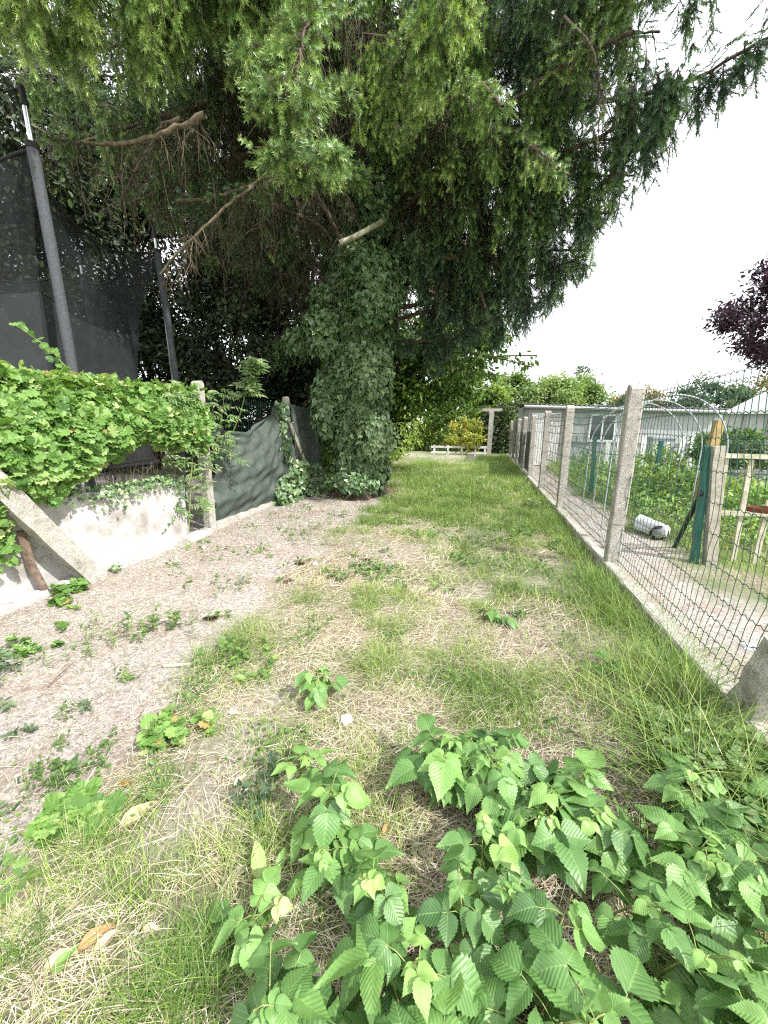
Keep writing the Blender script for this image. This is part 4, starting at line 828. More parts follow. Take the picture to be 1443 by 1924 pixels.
# ------------------------------------------------------------------ ivy on the trunk
iv = thing('trunk_ivy', 'thick dark ivy sheathing the spruce trunk from ground to crown', 'ivy', (TR[0], TR[1], 0))
g = Geo()
n = 30000; z = rng.uniform(0, 1, n)*9.0+.08; a = rng.uniform(-math.pi*1.05, math.pi*.35, n)
r = np.interp(z, [0, .3, .8, 1.6, 2.4, 3.2, 4, 5, 9], [.50, .56, .56, .58, .64, .72, .70, .70, .56])*(1+.55*(fbm(a*1.6+9, z*1.1, 41)-.5))+(fbm(a*5, z*4, 43)-.5)*.18
r = r*np.where(rng.uniform(0, 1, n) < .75, rng.uniform(.93, 1.03, n), rng.uniform(.75, .95, n))
side = np.stack([np.cos(a), np.sin(a), 0*a], 1); P = np.stack([TR[0]+.02+r*np.cos(a), TR[1]+r*np.sin(a), z+gz(TR[0], TR[1])], 1)
ok = ~((a > -.5) & (z < .45) & (rng.uniform(0, 1, n) < .8)); P, side, z = P[ok], side[ok], z[ok]
surf_leaves(g, IVY, P, nrm(side+np.array([0, 0, .35])), .115, .9, (.46, .24), .42)
def blob(c, rad, n, size=.11, v=.45):
    c = np.array(c); d = rdir(n); d[:, 1] = -np.abs(d[:, 1])*.9+.1; P = c+d*np.array(rad)*rng.uniform(.6, 1.05, n)[:, None]**.6; surf_leaves(g, IVY, P, nrm(d+np.array([0, 0, .4])), size, .9, (v, .18), .4)
blob(A(790, 470, 7.7), (.65, .5, .5), 1700, v=.42); blob(A(700, 540, 7.2), (.6, .45, .7), 1500); blob(A(610, 620, 7.4), (.5, .4, .5), 900); blob(A(760, 250, 7.6), (.55, .5, 1.3), 2200, v=.3)
blob(A(690, 700, 7.45), (.55, .3, .5), 700, v=.6); blob(A(715, 640, 7.8), (.25, .4, .6), 400); blob(A(610, 760, 7.6), (.3, .3, .7), 500); blob(A(700, 820, 7.5), (.5, .25, .5), 600, v=.65); blob(A(660, 905, 7.35), (.6, .3, .22), 420, v=.5); blob(A(680, 490, 7.1), (.35, .3, .35), 500); blob(A(700, 380, 7.4), (.6, .3, .6), 1200, v=.4); blob(A(700, 250, 7.5), (.45, .3, .8), 900, v=.4); blob(A(830, 430, 7.7), (.4, .3, .4), 600, v=.45); blob(A(790, 120, 7.6), (.4, .4, 1.0), 1100, v=.3); blob(A(620, 560, 7.6), (.45, .4, .3), 500); blob(A(560, 640, 7.9), (.4, .3, .3), 300)
g.build('leaves', M_['ivy'], iv)
g = Geo(); n = 60; a = rng.uniform(-2.6, .6, n); P = np.stack([np.stack([TR[0]+(.44-.02*k)*np.cos(a+.08*k), TR[1]+(.44-.02*k)*np.sin(a+.08*k), 0*a+.05+k*.8], 1) for k in range(8)], 1); g.tubes(P, .012, 5); g.build('stems', M_['bark_pale'], iv)
# ivy patch at the foot of the plank
t_ = thing('ivy_patch', 'low mound of ivy between shade cloth, plank and trunk', 'ivy', (-4.2, 7.6, 0)); g = Geo()
n = 1500; x = rng.normal(-4.02, .13, n); y = rng.uniform(6.3, 8.5, n); z = rng.uniform(.02, 1, n)**1.5*np.interp(y, [6.3, 7.0, 7.6, 8.5], [.35, .85, .8, .4])
surf_leaves(g, IVY, np.stack([x, y, z], 1), np.tile([.8, -.6, .5], (n, 1)), .10, .6, (.5, .25))
n = 260; z = rng.uniform(.8, 2.0, n); surf_leaves(g, IVY, np.stack([-4.0+rng.normal(0, .04, n), 6.75+.12*np.sin(z*3)+rng.normal(0, .07, n), z], 1), np.tile([1, -.4, .3], (n, 1)), .09, .8, (.5, .25))
g.build('leaves', M_['ivy'], t_)

# ------------------------------------------------------------------ broadleaf things
def crown_pts(c, rad, n, clumps=40, cs=.28, shell=.55):
    c = np.array(c, float); rad = np.array(rad, float); d = rdir(clumps); q = c+d*rad*(rng.uniform(0, 1, clumps)**(1/3)*(1-shell)+shell*rng.uniform(.75, 1.0, clumps))[:, None]
    k = rng.integers(0, clumps, n); s = cs*rad.mean()*rng.uniform(.6, 1.3, clumps); off = rng.normal(0, 1, (n, 3))*np.array([1, 1, .75])*s[k][:, None]*.55
    return q[k]+off, nrm(d[k]+nrm(off)*.8+np.array([0, 0, .3])), q, k
def tree(name, label, c, rad, n, size, mat, trunk_r=.1, base=None, clumps=45, cs=.28, T=OVAL, group=None, cat='tree', vb=.5, wood='bark', limbs=14, zmin=.05, shell=.55, vs=.17):
    c = np.array(c, float); base = np.array(base if base is not None else (c[0], c[1], 0), float); t_ = thing(name, label, cat, base, group)
    P, Nn, q, k = crown_pts(c, rad, n, clumps, cs, shell); ok = P[:, 2] > zmin; P, Nn, kk = P[ok], Nn[ok], k[ok]
    g = Geo(); cv = rng.normal(0, .12, clumps); m_ = len(P); d = nrm(rng.normal(0, .6, (m_, 3))+Nn*.4+np.array([0, 0, -.35]))
    g.scat(T, P, frames(d, nrm(Nn+rng.normal(0, .5, (m_, 3))), size*rng.uniform(.6, 1.3, m_)), np.clip(vb+cv[kk]+rng.normal(0, vs, m_), 0, 1)); g.build('crown', M_[mat], t_)
    g = Geo(); top = c+np.array([0, 0, rad[2]*.3]); g.tubes(polyline([base-np.array([0, 0, .1]), (base+top)/2+rng.normal(0, .08, 3)*rad[0], top], 12), np.linspace(trunk_r, trunk_r*.3, 12), 8)
    for i_ in rng.choice(clumps, min(limbs, clumps), replace=False):
        s = rng.uniform(.25, .9); b0 = base+(top-base)*s; g.tubes(polyline([b0, (b0+q[i_])/2+np.array([0, 0, .1*rad[2]]), q[i_]], 7), np.linspace(trunk_r*.35, trunk_r*.06, 7), 5)
    g.build('trunk', M_[wood], t_, smooth=True); return t_
# dark evergreens behind the trampoline and trunk
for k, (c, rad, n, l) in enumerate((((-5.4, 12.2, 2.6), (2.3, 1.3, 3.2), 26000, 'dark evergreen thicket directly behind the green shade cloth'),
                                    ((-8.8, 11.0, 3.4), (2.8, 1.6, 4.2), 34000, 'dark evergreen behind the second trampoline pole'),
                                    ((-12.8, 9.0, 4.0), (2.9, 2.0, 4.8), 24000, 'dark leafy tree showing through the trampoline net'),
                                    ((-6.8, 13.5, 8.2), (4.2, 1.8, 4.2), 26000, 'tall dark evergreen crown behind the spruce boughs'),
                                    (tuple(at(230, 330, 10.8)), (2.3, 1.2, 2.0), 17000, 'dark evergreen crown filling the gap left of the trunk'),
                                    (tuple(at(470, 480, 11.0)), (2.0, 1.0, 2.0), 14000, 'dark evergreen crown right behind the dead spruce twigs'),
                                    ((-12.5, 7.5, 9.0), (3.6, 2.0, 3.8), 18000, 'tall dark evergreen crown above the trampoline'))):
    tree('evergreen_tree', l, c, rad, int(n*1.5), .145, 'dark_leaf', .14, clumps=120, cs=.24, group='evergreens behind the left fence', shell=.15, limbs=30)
# hazel behind the trunk, right side
tree('hazel_tree', 'broadleaf tree with drooping leafy boughs behind the spruce trunk', (-2.6, 12.4, 4.3), (2.5, 1.6, 2.5), 24000, .16, 'bush', .09, (-4.0, 12.2, 0), 60, .26, group=None, vb=.22, shell=.3)
g = Geo(); t_ = thing('cherry_bough', 'leafy bough with pointed leaves hanging against the white sky', 'tree', (-3.2, 11.3, 0)); gs = []
for (p0, p1, nl) in (((800, 690, 11), (1010, 668, 10.6), 90), ((820, 660, 11), (1000, 690, 10.4), 80), ((800, 640, 11.2), (960, 630, 10.8), 90), ((780, 700, 11), (930, 705, 10.8), 70)):
    a_, b_ = A(*p0), A(*p1); s = rng.uniform(0, 1, nl); P = a_+(b_-a_)*s[:, None]+np.array([0, 0, .15])*np.sin(np.pi*s)[:, None]+rng.normal(0, .07, (nl, 3)); gs.append(polyline([a_, (a_+b_)/2+np.array([0, 0, .15]), b_], 8))
    D = nrm(rng.normal(0, .45, (nl, 3))+np.array([.3, 0, -1.])); g.scat(OVAL, P, frames(D, rdir(nl), .17*rng.uniform(.7, 1.2, nl)), np.clip(rng.normal(.3, .15, nl), 0, 1))
g.build('crown', M_['bush'], t_); g = Geo(); g.tubes(np.array(gs), .018, 5); g.tubes(polyline([(-4.6, 12, 0), (-4.2, 11.6, 2), A(800, 690, 11)], 8), np.linspace(.08, .03, 8), 6); g.build('trunk', M_['bark'], t_)
# hedge along the left towards the end
hl = ['ivy-dark hedge bush right behind the spruce trunk', 'green hedge bush in the middle of the left hedge', 'bright yellow-green hedge bush at the far left hedge end', 'dark climber column behind the spruce trunk']
for k, (c, rad, n, mt, sz, vb) in enumerate((((-4.4, 10.6, 1.3), (.85, 1.2, 1.5), 7000, 'bush', .12, .18), ((-4.8, 14.0, 1.7), (1.0, 2.0, 1.9), 9000, 'bush', .13, .50), ((-4.9, 18.0, 2.1), (1.3, 2.3, 2.2), 9000, 'bush', .15, .85), ((-4.3, 12.3, 1.9), (.9, 1.2, 2.2), 6000, 'bush', .12, .3))):
    tree('hedge_bush', hl[k], c, rad, n, sz, mt, .05, clumps=70, cs=.26, group='hedge bushes along the left of the path', cat='bush', vb=vb)
tree('yellow_bush', 'yellowish-green bush spilling over the white low fence', (-1.6, 23.4, 1.2), (1.1, .6, 1.1), 2600, .17, 'bush_yellow', .04, clumps=30, cs=.3, cat='bush', vb=.5)
tree('laurel_bush', 'dark glossy bush behind the T-shaped concrete post', (.3, 26.5, 1.2), (1.9, 1.0, 1.9), 5200, .2, 'dark_leaf', .06, clumps=50, cs=.26, cat='bush', vb=.8)
tree('leafy_shrub', 'dark green shrub behind the white low fence', (-2.6, 26.0, 1.6), (1.6, .9, 2.0), 4500, .2, 'bush', .06, clumps=45, cs=.26, cat='bush', vb=.25)
for (c, rad, n, mt, l, vb) in (((-2.4, 30, 2.8), (2.7, 1.6, 3.3), 15000, 'bush', 'light green tree at the end of the path, left of the others', .75),
                           ((1.6, 31, 2.9), (2.6, 1.6, 3.3), 15000, 'far_leaf', 'mid green rounded tree rising behind the shed corner', .45),
                           ((-.3, 28.5, 2.4), (1.7, 1.2, 2.5), 11000, 'bush', 'bright green tree right behind the T-shaped concrete post', .7),
                           ((4.0, 30, 2.7), (2.0, 1.4, 2.6), 11000, 'far_leaf', 'fresh green tree just left over the shed roof corner', .7),
                           ((5.4, 34, 3.1), (3.0, 1.6, 3.0), 14000, 'far_leaf', 'soft green tree behind the white shed roof', .5),
                           ((-5.6, 27, 3.2), (2.6, 1.6, 3.6), 12000, 'bush', 'tall yellow-green tree above the left hedge end', .85)):
    tree('garden_tree', l, c, rad, n, .24, mt, .12, clumps=70, cs=.22, group='trees closing the end of the path', vb=vb)
tree('birch_tree', 'thin wispy pointed tree behind the white shed', (8.3, 44, 4.6), (1.15, 1.0, 3.7), 2400, .22, 'grey_leaf', .1, clumps=70, cs=.22, T=CHIP, vb=.4)
tree('birch_tree', 'low feathery bush right of the wispy pointed tree', (7.1, 40, 3.2), (1.4, 1.0, 2.2), 2200, .22, 'far_leaf', .1, clumps=50, cs=.22, T=CHIP, vb=.4)
# trees at right, far
for (c, rad, n, mt, l, vb) in (((17.5, 40, 3.6), (3.2, 2, 2.6), 8000, 'grey_leaf', 'blue-green rounded tree above the far shed roof', .4),
                           ((13.0, 42, 3.4), (2.6, 2, 2.2), 4500, 'olive_leaf', 'brownish olive tree left of the blue-green tree', .6),
                           ((23.5, 43, 4.2), (3.6, 2, 2.8), 6000, 'olive_leaf', 'ochre-tinged tree behind the white roof', .35),
                           ((11.3, 38, 2.9), (1.7, 1.5, 1.7), 2500, 'grey_leaf', 'small dark green tree just over the corrugated roof', .3)):
    tree('far_tree', l, c, rad, n, .28, mt, .15, clumps=60, cs=.24, group='trees beyond the garden sheds', vb=vb)
tree('purple_tree', 'purple-leaved plum tree reaching into the white sky', (12.75, 20, 6.2), (4.1, 2.6, 2.6), 26000, .17, 'purple', .16, (13.5, 20, 0), 130, .15, vb=.45, shell=.35, limbs=40)

# ------------------------------------------------------------------ end of the path: white fence, T post
t_ = thing('pallet_fence', 'low white slatted fence across the end of the path', 'fence', (-1.9, 23, 0))
for z in (.14, .47):
    g = Geo(); g.beam((-3.6, 22.7, z), (-.35, 23.3, z), .03, .13, nseg=6, jit=.004); g.build('rail', M_['wood_white'], t_)
for x_ in (-3.4, -2.6, -1.8, -1.0, -.45):
    g = Geo(); y_ = 23+(x_+1.97)*.185-.04; g.box((x_, y_+.06, .26), (.1, .05, .6)); g.build('post', M_['white_paint'], t_)
g = Geo(); g.box((-.22, 23.9, 1.28), (.26, .22, 2.6)); tp = thing('t_post', 'T-shaped concrete washing-line post at the end of the path', 'post', (-.22, 23.9, 0)); g.build('shaft', M_['concrete'], tp)
g = Geo(); g.box((-.2, 23.9, 2.66), (1.15, .2, .16)); g.build('crossbar', M_['concrete'], tp)

# ------------------------------------------------------------------ shed
sh = thing('garden_shed', 'long white garden shed with corrugated roof and white door', 'shed', (1.15, 17.6, 0))
SY = 17.6; X0, X1 = 1.2, 8.3
def roofz(x): return 2.62-.035*(x-X0)
g = Geo(); V = [(X0, SY, -.05), (X1, SY, -.05), (X1, SY, roofz(X1)-.12), (X0, SY, roofz(X0)-.12), (X0, SY+4, -.05), (X1, SY+4, -.05), (X1, SY+4, roofz(X1)-.02), (X0, SY+4, roofz(X0)-.02)]
g.add(np.array(V), [[0, 1, 2, 3], [5, 4, 7, 6], [1, 5, 6, 2], [4, 0, 3, 7]]); g.build('wall', M_['shed_white'], sh)
g = Geo()
for k in range(14): y_ = SY+.0+.29*k; g.box((X0-.02, y_+.14, 1.22), (.03, .24, 2.5))
g.build('side_boards', M_['shed_grey'], sh)
g = Geo(); nxr = 180; xs = np.linspace(X0-.25, X1+.1, nxr); zc = np.array([roofz(x_) for x_ in xs])+.035*np.sin(xs*2*math.pi/.17)
V = [(x_, SY-.25, z_-.03) for x_, z_ in zip(xs, zc)]+[(x_, SY+4.2, z_+.12) for x_, z_ in zip(xs, zc)]+[(x_, SY-.25, z_-.05) for x_, z_ in zip(xs, zc)]+[(x_, SY+4.2, z_+.1) for x_, z_ in zip(xs, zc)]
F = []
for i_ in range(nxr-1): F += [[i_, i_+1, nxr+i_+1, nxr+i_], [2*nxr+i_+1, 2*nxr+i_, 3*nxr+i_, 3*nxr+i_+1], [2*nxr+i_, 2*nxr+i_+1, i_+1, i_]]
g.add(np.array(V), F); rf = g.build('roof', M_['roof_dark'], sh, smooth=True)
g = Geo(); g.tubes(np.array([(X0-.05, SY-.2, roofz(X0)-.13), (X1, SY-.2, roofz(X1)-.13)]), .07, 10); g.build('gutter', M_['shed_white'], rf, smooth=True)
g = Geo(); g.box((X0+.09, SY-.03, 1.25), (.16, .06, 2.5)); g.build('corner_post', M_['shed_grey'], sh); g = Geo(); g.box((X0+1.62, SY-.03, 1.22), (.2, .06, 2.44)); g.build('door_post', M_['shed_grey'], sh)
g = Geo(); g.box((X0+.87, SY-.05, 1.12), (1.15, .05, 2.2)); dr = g.build('door', M_['white_paint'], sh)
g = Geo()
for k in range(11): g.box((X0+.36+.102*k, SY-.0775, 1.12), (.012, .004, 2.1))
g.build('board_groove', M_['shed_grey'], dr)
g = Geo(); g.box((X0+.38, SY-.1, 1.05), (.03, .05, .22)); g.build('handle', M_['dark_metal'], dr)
for x_, w_ in ((X0+3.05, .85),):
    g = Geo(); g.box((x_, SY-.02, 1.62), (w_, .03, 1.0)); wn = g.build('window', M_['glass'], sh)
    g = Geo()
    for (cx_, cz_, ww, hh) in ((x_, 2.13, w_+.12, .07), (x_, 1.1, w_+.16, .09), (x_-w_/2-.03, 1.62, .07, 1.0), (x_+w_/2+.03, 1.62, .07, 1.0), (x_, 1.62, .06, 1.0)): g.box((cx_, SY-.045, cz_), (ww, .05, hh))
    g.build('frame', M_['white_paint'], wn)
g = Geo()
for x_ in np.arange(X0+1.9, X1, .62): g.box((x_, SY-.015, .55), (.05, .03, 1.05))
g.box(((X0+X1)/2+.9, SY-.03, 1.04), (X1-X0-1.9, .05, .06)); g.build('batten', M_['shed_grey'], sh)
# second shed at right
s2 = thing('far_shed', 'grey-white panelled outbuilding with pale flat roof beyond the garden', 'shed', (9, 19, 0))
g = Geo(); xa, ya, xb, yb = 8.35, 18.2, 17.0, 16.5
V = [(xa, ya, -.05), (xb, yb, -.05), (xb, yb, 2.15), (xa, ya, 2.2), (xa+.6, ya+4, -.05), (xb+.6, yb+4, -.05), (xb+.6, yb+4, 2.25), (xa+.6, ya+4, 2.3)]
g.add(np.array(V), [[0, 1, 2, 3], [5, 4, 7, 6], [1, 5, 6, 2], [4, 0, 3, 7]]); g.build('wall', M_['shed_white'], s2)
g = Geo(); V = [(xa-.2, ya-.2, 2.2), (xb+.2, yb-.25, 2.15), (xb+.8, yb+4.2, 2.35), (xa+.4, ya+4.2, 2.4)]; V += [(a_, b_, c_+.07) for a_, b_, c_ in V]
g.add(np.array(V), [[3, 2, 1, 0], [4, 5, 6, 7], [0, 1, 5, 4], [1, 2, 6, 5], [2, 3, 7, 6], [3, 0, 4, 7]]); g.build('roof', M_['roof_light'], s2)
g = Geo()
for s in np.linspace(.02, .98, 13): g.box((xa+(xb-xa)*s, ya+(yb-ya)*s-.03, 1.05), (.09, .05, 2.2), rz=-.19)
g.build('panel_joint', M_['shed_grey'], s2)
t_ = thing('white_house', 'low building with plain white sloping roof behind the panelled outbuilding', 'house', (14, 24, 0))
g = Geo(); g.box((17, 26, 1.2), (7, 4, 2.5)); g.build('wall', M_['shed_grey'], t_)
g = Geo(); V = [(13.0, 23.6, 2.45), (20.6, 23.6, 2.45), (20.2, 26, 3.9), (14.3, 26, 3.9), (20.6, 28.4, 2.45), (13.0, 28.4, 2.45)]; g.addm(np.array(V), [np.array([[0, 1, 2, 3], [3, 2, 4, 5]]), np.array([[0, 3, 5], [1, 4, 2]])]); g.build('roof', M_['white_paint'], t_)

# ------------------------------------------------------------------ kitchen garden beyond the wire
def garden_veg(n, x0, x1, y0, y1, hmax, size, T, mat, vb, name, label, dens=None, th=.45, seed=0):
    x = rng.uniform(x0, x1, n); y = rng.uniform(y0, y1, n); xk = x-kerbX(y); hh = fbm(x*.8+seed, y*.8, 71)*fbm(x*2.5, y*2.5, 72)*2.4
    ok = (xk > 1.0+.35*(fbm(x*1.5, y*1.5, 21)-.5)) & (hh > th); x, y, hh = x[ok], y[ok], hh[ok]; m_ = len(x)
    z = rng.uniform(0, 1, m_)**.8*hmax*np.clip(hh, 0, 1.2); g = Geo(); d = nrm(rng.normal(0, .7, (m_, 3))+np.array([0, 0, .1]))
    g.scat(T, np.stack([x, y, z+.02], 1), frames(d, nrm(np.array([.2, -.5, 1.])+rng.normal(0, .5, (m_, 3))), size*rng.uniform(.6, 1.3, m_)), np.clip(rng.normal(vb, .22, m_), 0, 1))
    tag(g.build(name, M_[mat]), label, 'plants', kind='stuff')
garden_veg(17000, 2.2, 9, 5.8, 16.8, .95, .10, OVAL, 'bush', .6, 'vegetable_leaves', 'leafy vegetable and flower growth filling the garden beds', th=.35)
garden_veg(4500, 2.6, 6, 5.6, 9, .5, .07, OVAL, 'weed', .8, 'ground_cover', 'low pale green weeds at the edge of the garden path', th=.3, seed=4)
g = Geo()
for (n, x0, x1, y0, y1, hmx, w_, vb) in ((15000, 1.9, 6.5, 4.4, 9.5, .16, .004, .5), (16000, 2.1, 7, 8.5, 17, .6, .008, .35), (3500, 1.45, 3.2, 1.8, 5, .05, .0025, .75)):
    x = rng.uniform(x0, x1, n); y = rng.uniform(y0, y1, n); ok = (x-kerbX(y) > .75*(y > 4)+.05) & (rng.uniform(0, 1, n) > bare(x, y)*.9) & (fbm(x*2, y*2, 88) > .38) & ~((x > 1.7) & (x < 2.6) & (y < 4)); x, y = x[ok], y[ok]
    blades(g, x, y, hmx*rng.uniform(.3, 1.1, len(x)), w_*rng.uniform(.7, 1.3, len(x)), np.clip(rng.normal(vb, .18, len(x)), 0, 1), flop=.6)
tag(g.build('garden_grass', M_['grass']), 'tall weedy grass and dry stalks growing beyond the wire fence', 'grass', kind='stuff')
# wooden post with green stake
def stick(name, label, cat, a, b, w_, h_, mat, group=None, nseg=6): 
    g = Geo(); g.beam(a, b, w_, h_, nseg=nseg, jit=.0015); return tag(g.build(name, M_[mat]), label, cat, group)
pb = gd(1328, 1062); stick('wooden_post', 'square grey wooden post beside the green metal stake', 'post', (pb[0]+.03, pb[1], -.05), A(1348, 838, pb[1]), .105, .10, 'wood_grey')
gb = gd(1303, 1058); stick('green_stake', 'wide green metal fence stake beside the grey wooden post', 'stake', (gb[0], gb[1]-.02, -.05), A(1330, 838, gb[1]), .07, .05, 'green_metal', 'green metal stakes in the garden')
stick('stake_brace', 'dark slanting metal brace propping the green stake', 'stake brace', gd(1266, 1030), A(1318, 925, gb[1]-.05), .035, .035, 'dark_metal')
tb = at(1352, 790, 7.6); g = Geo(); g.beam((tb[0]-.10, 7.6, -.05), (tb[0], 7.6, tb[2]), .12, .12, nseg=4); g2 = tag(g.build('timber_stake', M_['wood_orange']), 'tall orange-brown timber stake behind the grey wooden post', 'stake')
g_ = []
for k, (px_, pt, pbm, l) in enumerate(((1118, 822, 935, 'green metal stake in tall grass, left of the nearest concrete post'), (1047, 815, 872, 'green metal stake just before the white shed door'), (1243, 828, 905, 'green metal stake in the leafy bed behind the nearest bay'))):
    b_ = gd(px_-8, pbm) if k < 2 else np.array([*at(px_, 828, 9.2)[:2], 0]); top = at(px_, pt, b_[1]); stick('green_stake', l, 'stake', (b_[0], b_[1], -.05), top, .07, .06, 'green_metal', 'green metal stakes in the garden')
b_ = gd(1190, 935); stick('green_stake', 'dark green slanting stake right of the second concrete post', 'stake', gd(1103, 935), at(1120, 860, 9.3), .04, .04, 'green_metal', 'green metal stakes in the garden')
# low green mesh of the garden
def garden_mesh(p0, p1, z1, label, dy=.08, rw=.002):
    g = Geo(); L = math.dist(p0, p1); n = int(L/dy); s = np.linspace(0, 1, n); x = p0[0]+(p1[0]-p0[0])*s; y = p0[1]+(p1[1]-p0[1])*s
    g.tubes(np.stack([np.stack([x, y, 0*x+z], 1) for z in (0.02, z1/2, z1)], 1), rw, 3)
    for z in np.linspace(.1, z1, 8): g.tubes(np.stack([x, y, 0*x+z], 1), rw, 3)
    tag(g.build('wire_mesh', M_['wire_green']), label, 'wire mesh', 'low wire mesh round the garden beds')
a_ = gd(1103, 935); garden_mesh((gb[0], gb[1]), (a_[0], a_[1]), 1.3, 'green garden mesh running from the wide stake towards the shed')
garden_mesh((a_[0], a_[1]), (2.6, 16.5), 1.35, 'green garden mesh between the far stakes by the shed', .12, .003)
# trellis frame
t_ = thing('wooden_trellis', 'pale wooden lattice gate frame right of the grey wooden post', 'trellis', (pb[0]+.3, 5.1, 0))
TY = 5.15
for nm, a_, b_, w_ in (('rail', (1362, 856), (1500, 860), .05), ('rail', (1340, 963), (1500, 968), .05), ('rail', (1325, 1058), (1500, 1068), .035),
                   ('upright', (1366, 852), (1336, 1056), .045), ('upright', (1412, 860), (1376, 1058), .045), ('upright', (1446, 940), (1416, 1062), .05)):
    g = Geo(); dy_ = 0 if nm == 'rail' else .03; p_, q_ = at(*a_, TY+dy_), at(*b_, TY+dy_); g.beam(p_, q_, .03 if nm == 'rail' else w_, w_ if nm == 'rail' else .03, nseg=4, jit=.001); g.build(nm, M_['wood_pale'], t_)
# rusty ring hung on the trellis rail
c_ = at(1440, 958, 4.9); g = Geo(); aa = np.linspace(0, 2*np.pi, 40); ro, ri, hh = .17, .155, .05; V = []
for a_ in aa[:-1]:
    for r_, z_ in ((ro, -hh/2), (ro, hh/2), (ri, hh/2), (ri, -hh/2)): V.append((c_[0]+r_*math.cos(a_), c_[1]+r_*math.sin(a_)*.7, c_[2]+z_))
g.add(np.array(V), [[i_*4+k, ((i_+1) % 39)*4+k, ((i_+1) % 39)*4+(k+1) % 4, i_*4+(k+1) % 4] for i_ in range(39) for k in range(4)])
tag(g.build('rusty_ring', M_['rust']), 'rusty iron ring resting against the trellis middle rail', 'metal ring')
# hoops of the tunnel
hp = ['nearest grey tunnel hoop arching over the garden bed, the tallest', 'middle grey tunnel hoop arching over the garden bed', 'farthest grey tunnel hoop, its foot nearest the concrete post']
for k, (Y, xl, xr, ytop, yf) in enumerate(((6.3, 1150, 1366, 742, 850), (7.3, 1128, 1318, 752, 845), (8.3, 1108, 1282, 757, 840))):
    L_, Rr = at(xl, yf, Y), at(xr, yf, Y); top = at((xl+xr)/2, ytop, Y)[2]; cxm = (L_[0]+Rr[0])/2; hw = (Rr[0]-L_[0])/2; zb = L_[2]; aa = np.linspace(0, math.pi, 40)
    arc = [np.array([cxm+hw, Y, -.02])]+[np.array([cxm+hw*math.cos(a_), Y, zb+(top-zb)*math.sin(a_)]) for a_ in aa]+[np.array([cxm-hw, Y, -.02])]
    g = Geo(); g.tubes(np.array(arc), .011, 8); tag(g.build('tunnel_hoop', M_['plastic_grey'], smooth=True), hp[k], 'hoop', 'tunnel hoops over the garden bed')
# overturned white tub with wheel
t_ = thing('white_tub', 'white plastic barrow tub lying tipped on the garden path', 'wheelbarrow', gd(1225, 995))
p0, p1 = at(1196, 965, 6.6), at(1258, 985, 6.3); d = nrm(p1-p0); sx_ = nrm(np.cross(d, [0, 0, 1.])); up_ = np.cross(sx_, d); V = []; K = 10
for k in range(K):
    s = k/(K-1); c_ = gd(1200, 982, .12)*(1-s)+gd(1254, 1000, .12)*s; w_ = .13*(1.15-.45*s); h_ = .12*(1.1-.35*s)
    for a_ in np.linspace(-.25*math.pi, 1.25*math.pi, 12): V.append(c_+sx_*w_*math.cos(a_)+np.array([0, 0, h_*math.sin(a_)]))
g = Geo(); g.addm(np.array(V), [np.array([[k*12+i_, k*12+i_+1, (k+1)*12+i_+1, (k+1)*12+i_] for k in range(K-1) for i_ in range(11)]), np.array([[(K-1)*12+i_ for i_ in range(12)]])]); g.build('tub', M_['tub'], t_, smooth=True)
g = Geo(); w0 = gd(1240, 1003, .09); aa = np.linspace(0, 2*np.pi, 21); g.tubes(np.array([w0+np.array([.10*math.cos(a_), .03, .09*math.sin(a_)]) for a_ in aa]), .022, 8); g.build('wheel', M_['black_rope'], t_, smooth=True)
# scraps, bushes, water butt
def lump(c, r, seed, n=9, sq=.7):
    rr_ = np.random.default_rng(seed); V = []; k_ = 7
    for i_ in range(k_):
        ph = math.pi*i_/(k_-1)
        for j_ in range(n): a_ = 2*math.pi*j_/n; q = r*(1+rr_.normal(0, .09)); V.append((c[0]+q*math.sin(ph)*math.cos(a_), c[1]+q*math.sin(ph)*math.sin(a_), c[2]+q*sq*math.cos(ph)))
    return np.array(V), [[i_*n+j_, i_*n+(j_+1) % n, (i_+1)*n+(j_+1) % n, (i_+1)*n+j_] for i_ in range(k_-1) for j_ in range(n)]
c_ = gd(1415, 1222); g = Geo(); g.box((c_[0]-.03, c_[1]+.02, .02), (.05, .035, .03), .5); g.beam(c_+np.array([-.05, 0, .012]), c_+np.array([.10, -.10, .02]), .05, .006); g.beam(c_+np.array([.0, .03, .03]), c_+np.array([.14, -.06, .015]), .03, .008)
tag(g.build('broken_plastic', M_['white_paint']), 'broken white plastic scrap lying on the path beyond the wire', 'scrap')
tree('round_shrub', 'clipped dark green shrub left of the orange timber stake', at(1338, 845, 10.5), (.5, .4, .45), 1900, .09, 'bush', .03, clumps=25, cs=.35, cat='shrub', vb=.3)
tree('round_shrub', 'clipped dark green shrub right of the orange timber stake', at(1385, 846, 10.5), (.55, .4, .48), 2100, .09, 'bush', .03, clumps=25, cs=.35, cat='shrub', vb=.25)
for (px_, py_, Y, r_, l) in ((1370, 925, 8.5, .55, 'bright green leafy plant seen through the trellis'), (1425, 950, 7.5, .5, 'light green vegetable plant at the trellis right'), (1300, 905, 8.5, .6, 'bushy flowering plant behind the green stake'), (1235, 900, 9.0, .7, 'bushy green plant behind the nearest wire bay'), (1230, 855, 11, .6, 'tall tomato-like plant near the grey water butt')):
    c_ = at(px_, py_, Y); tree('garden_plant', l, (c_[0], Y, max(.3, c_[2]*.6)), (r_, r_*.8, max(.35, c_[2]*.7)), 1500, .09, 'bush' if r_ > .55 else 'vine', .012, clumps=26, cs=.35, cat='plant', vb=.6, group='plants in the garden beds', wood='stem', limbs=10)
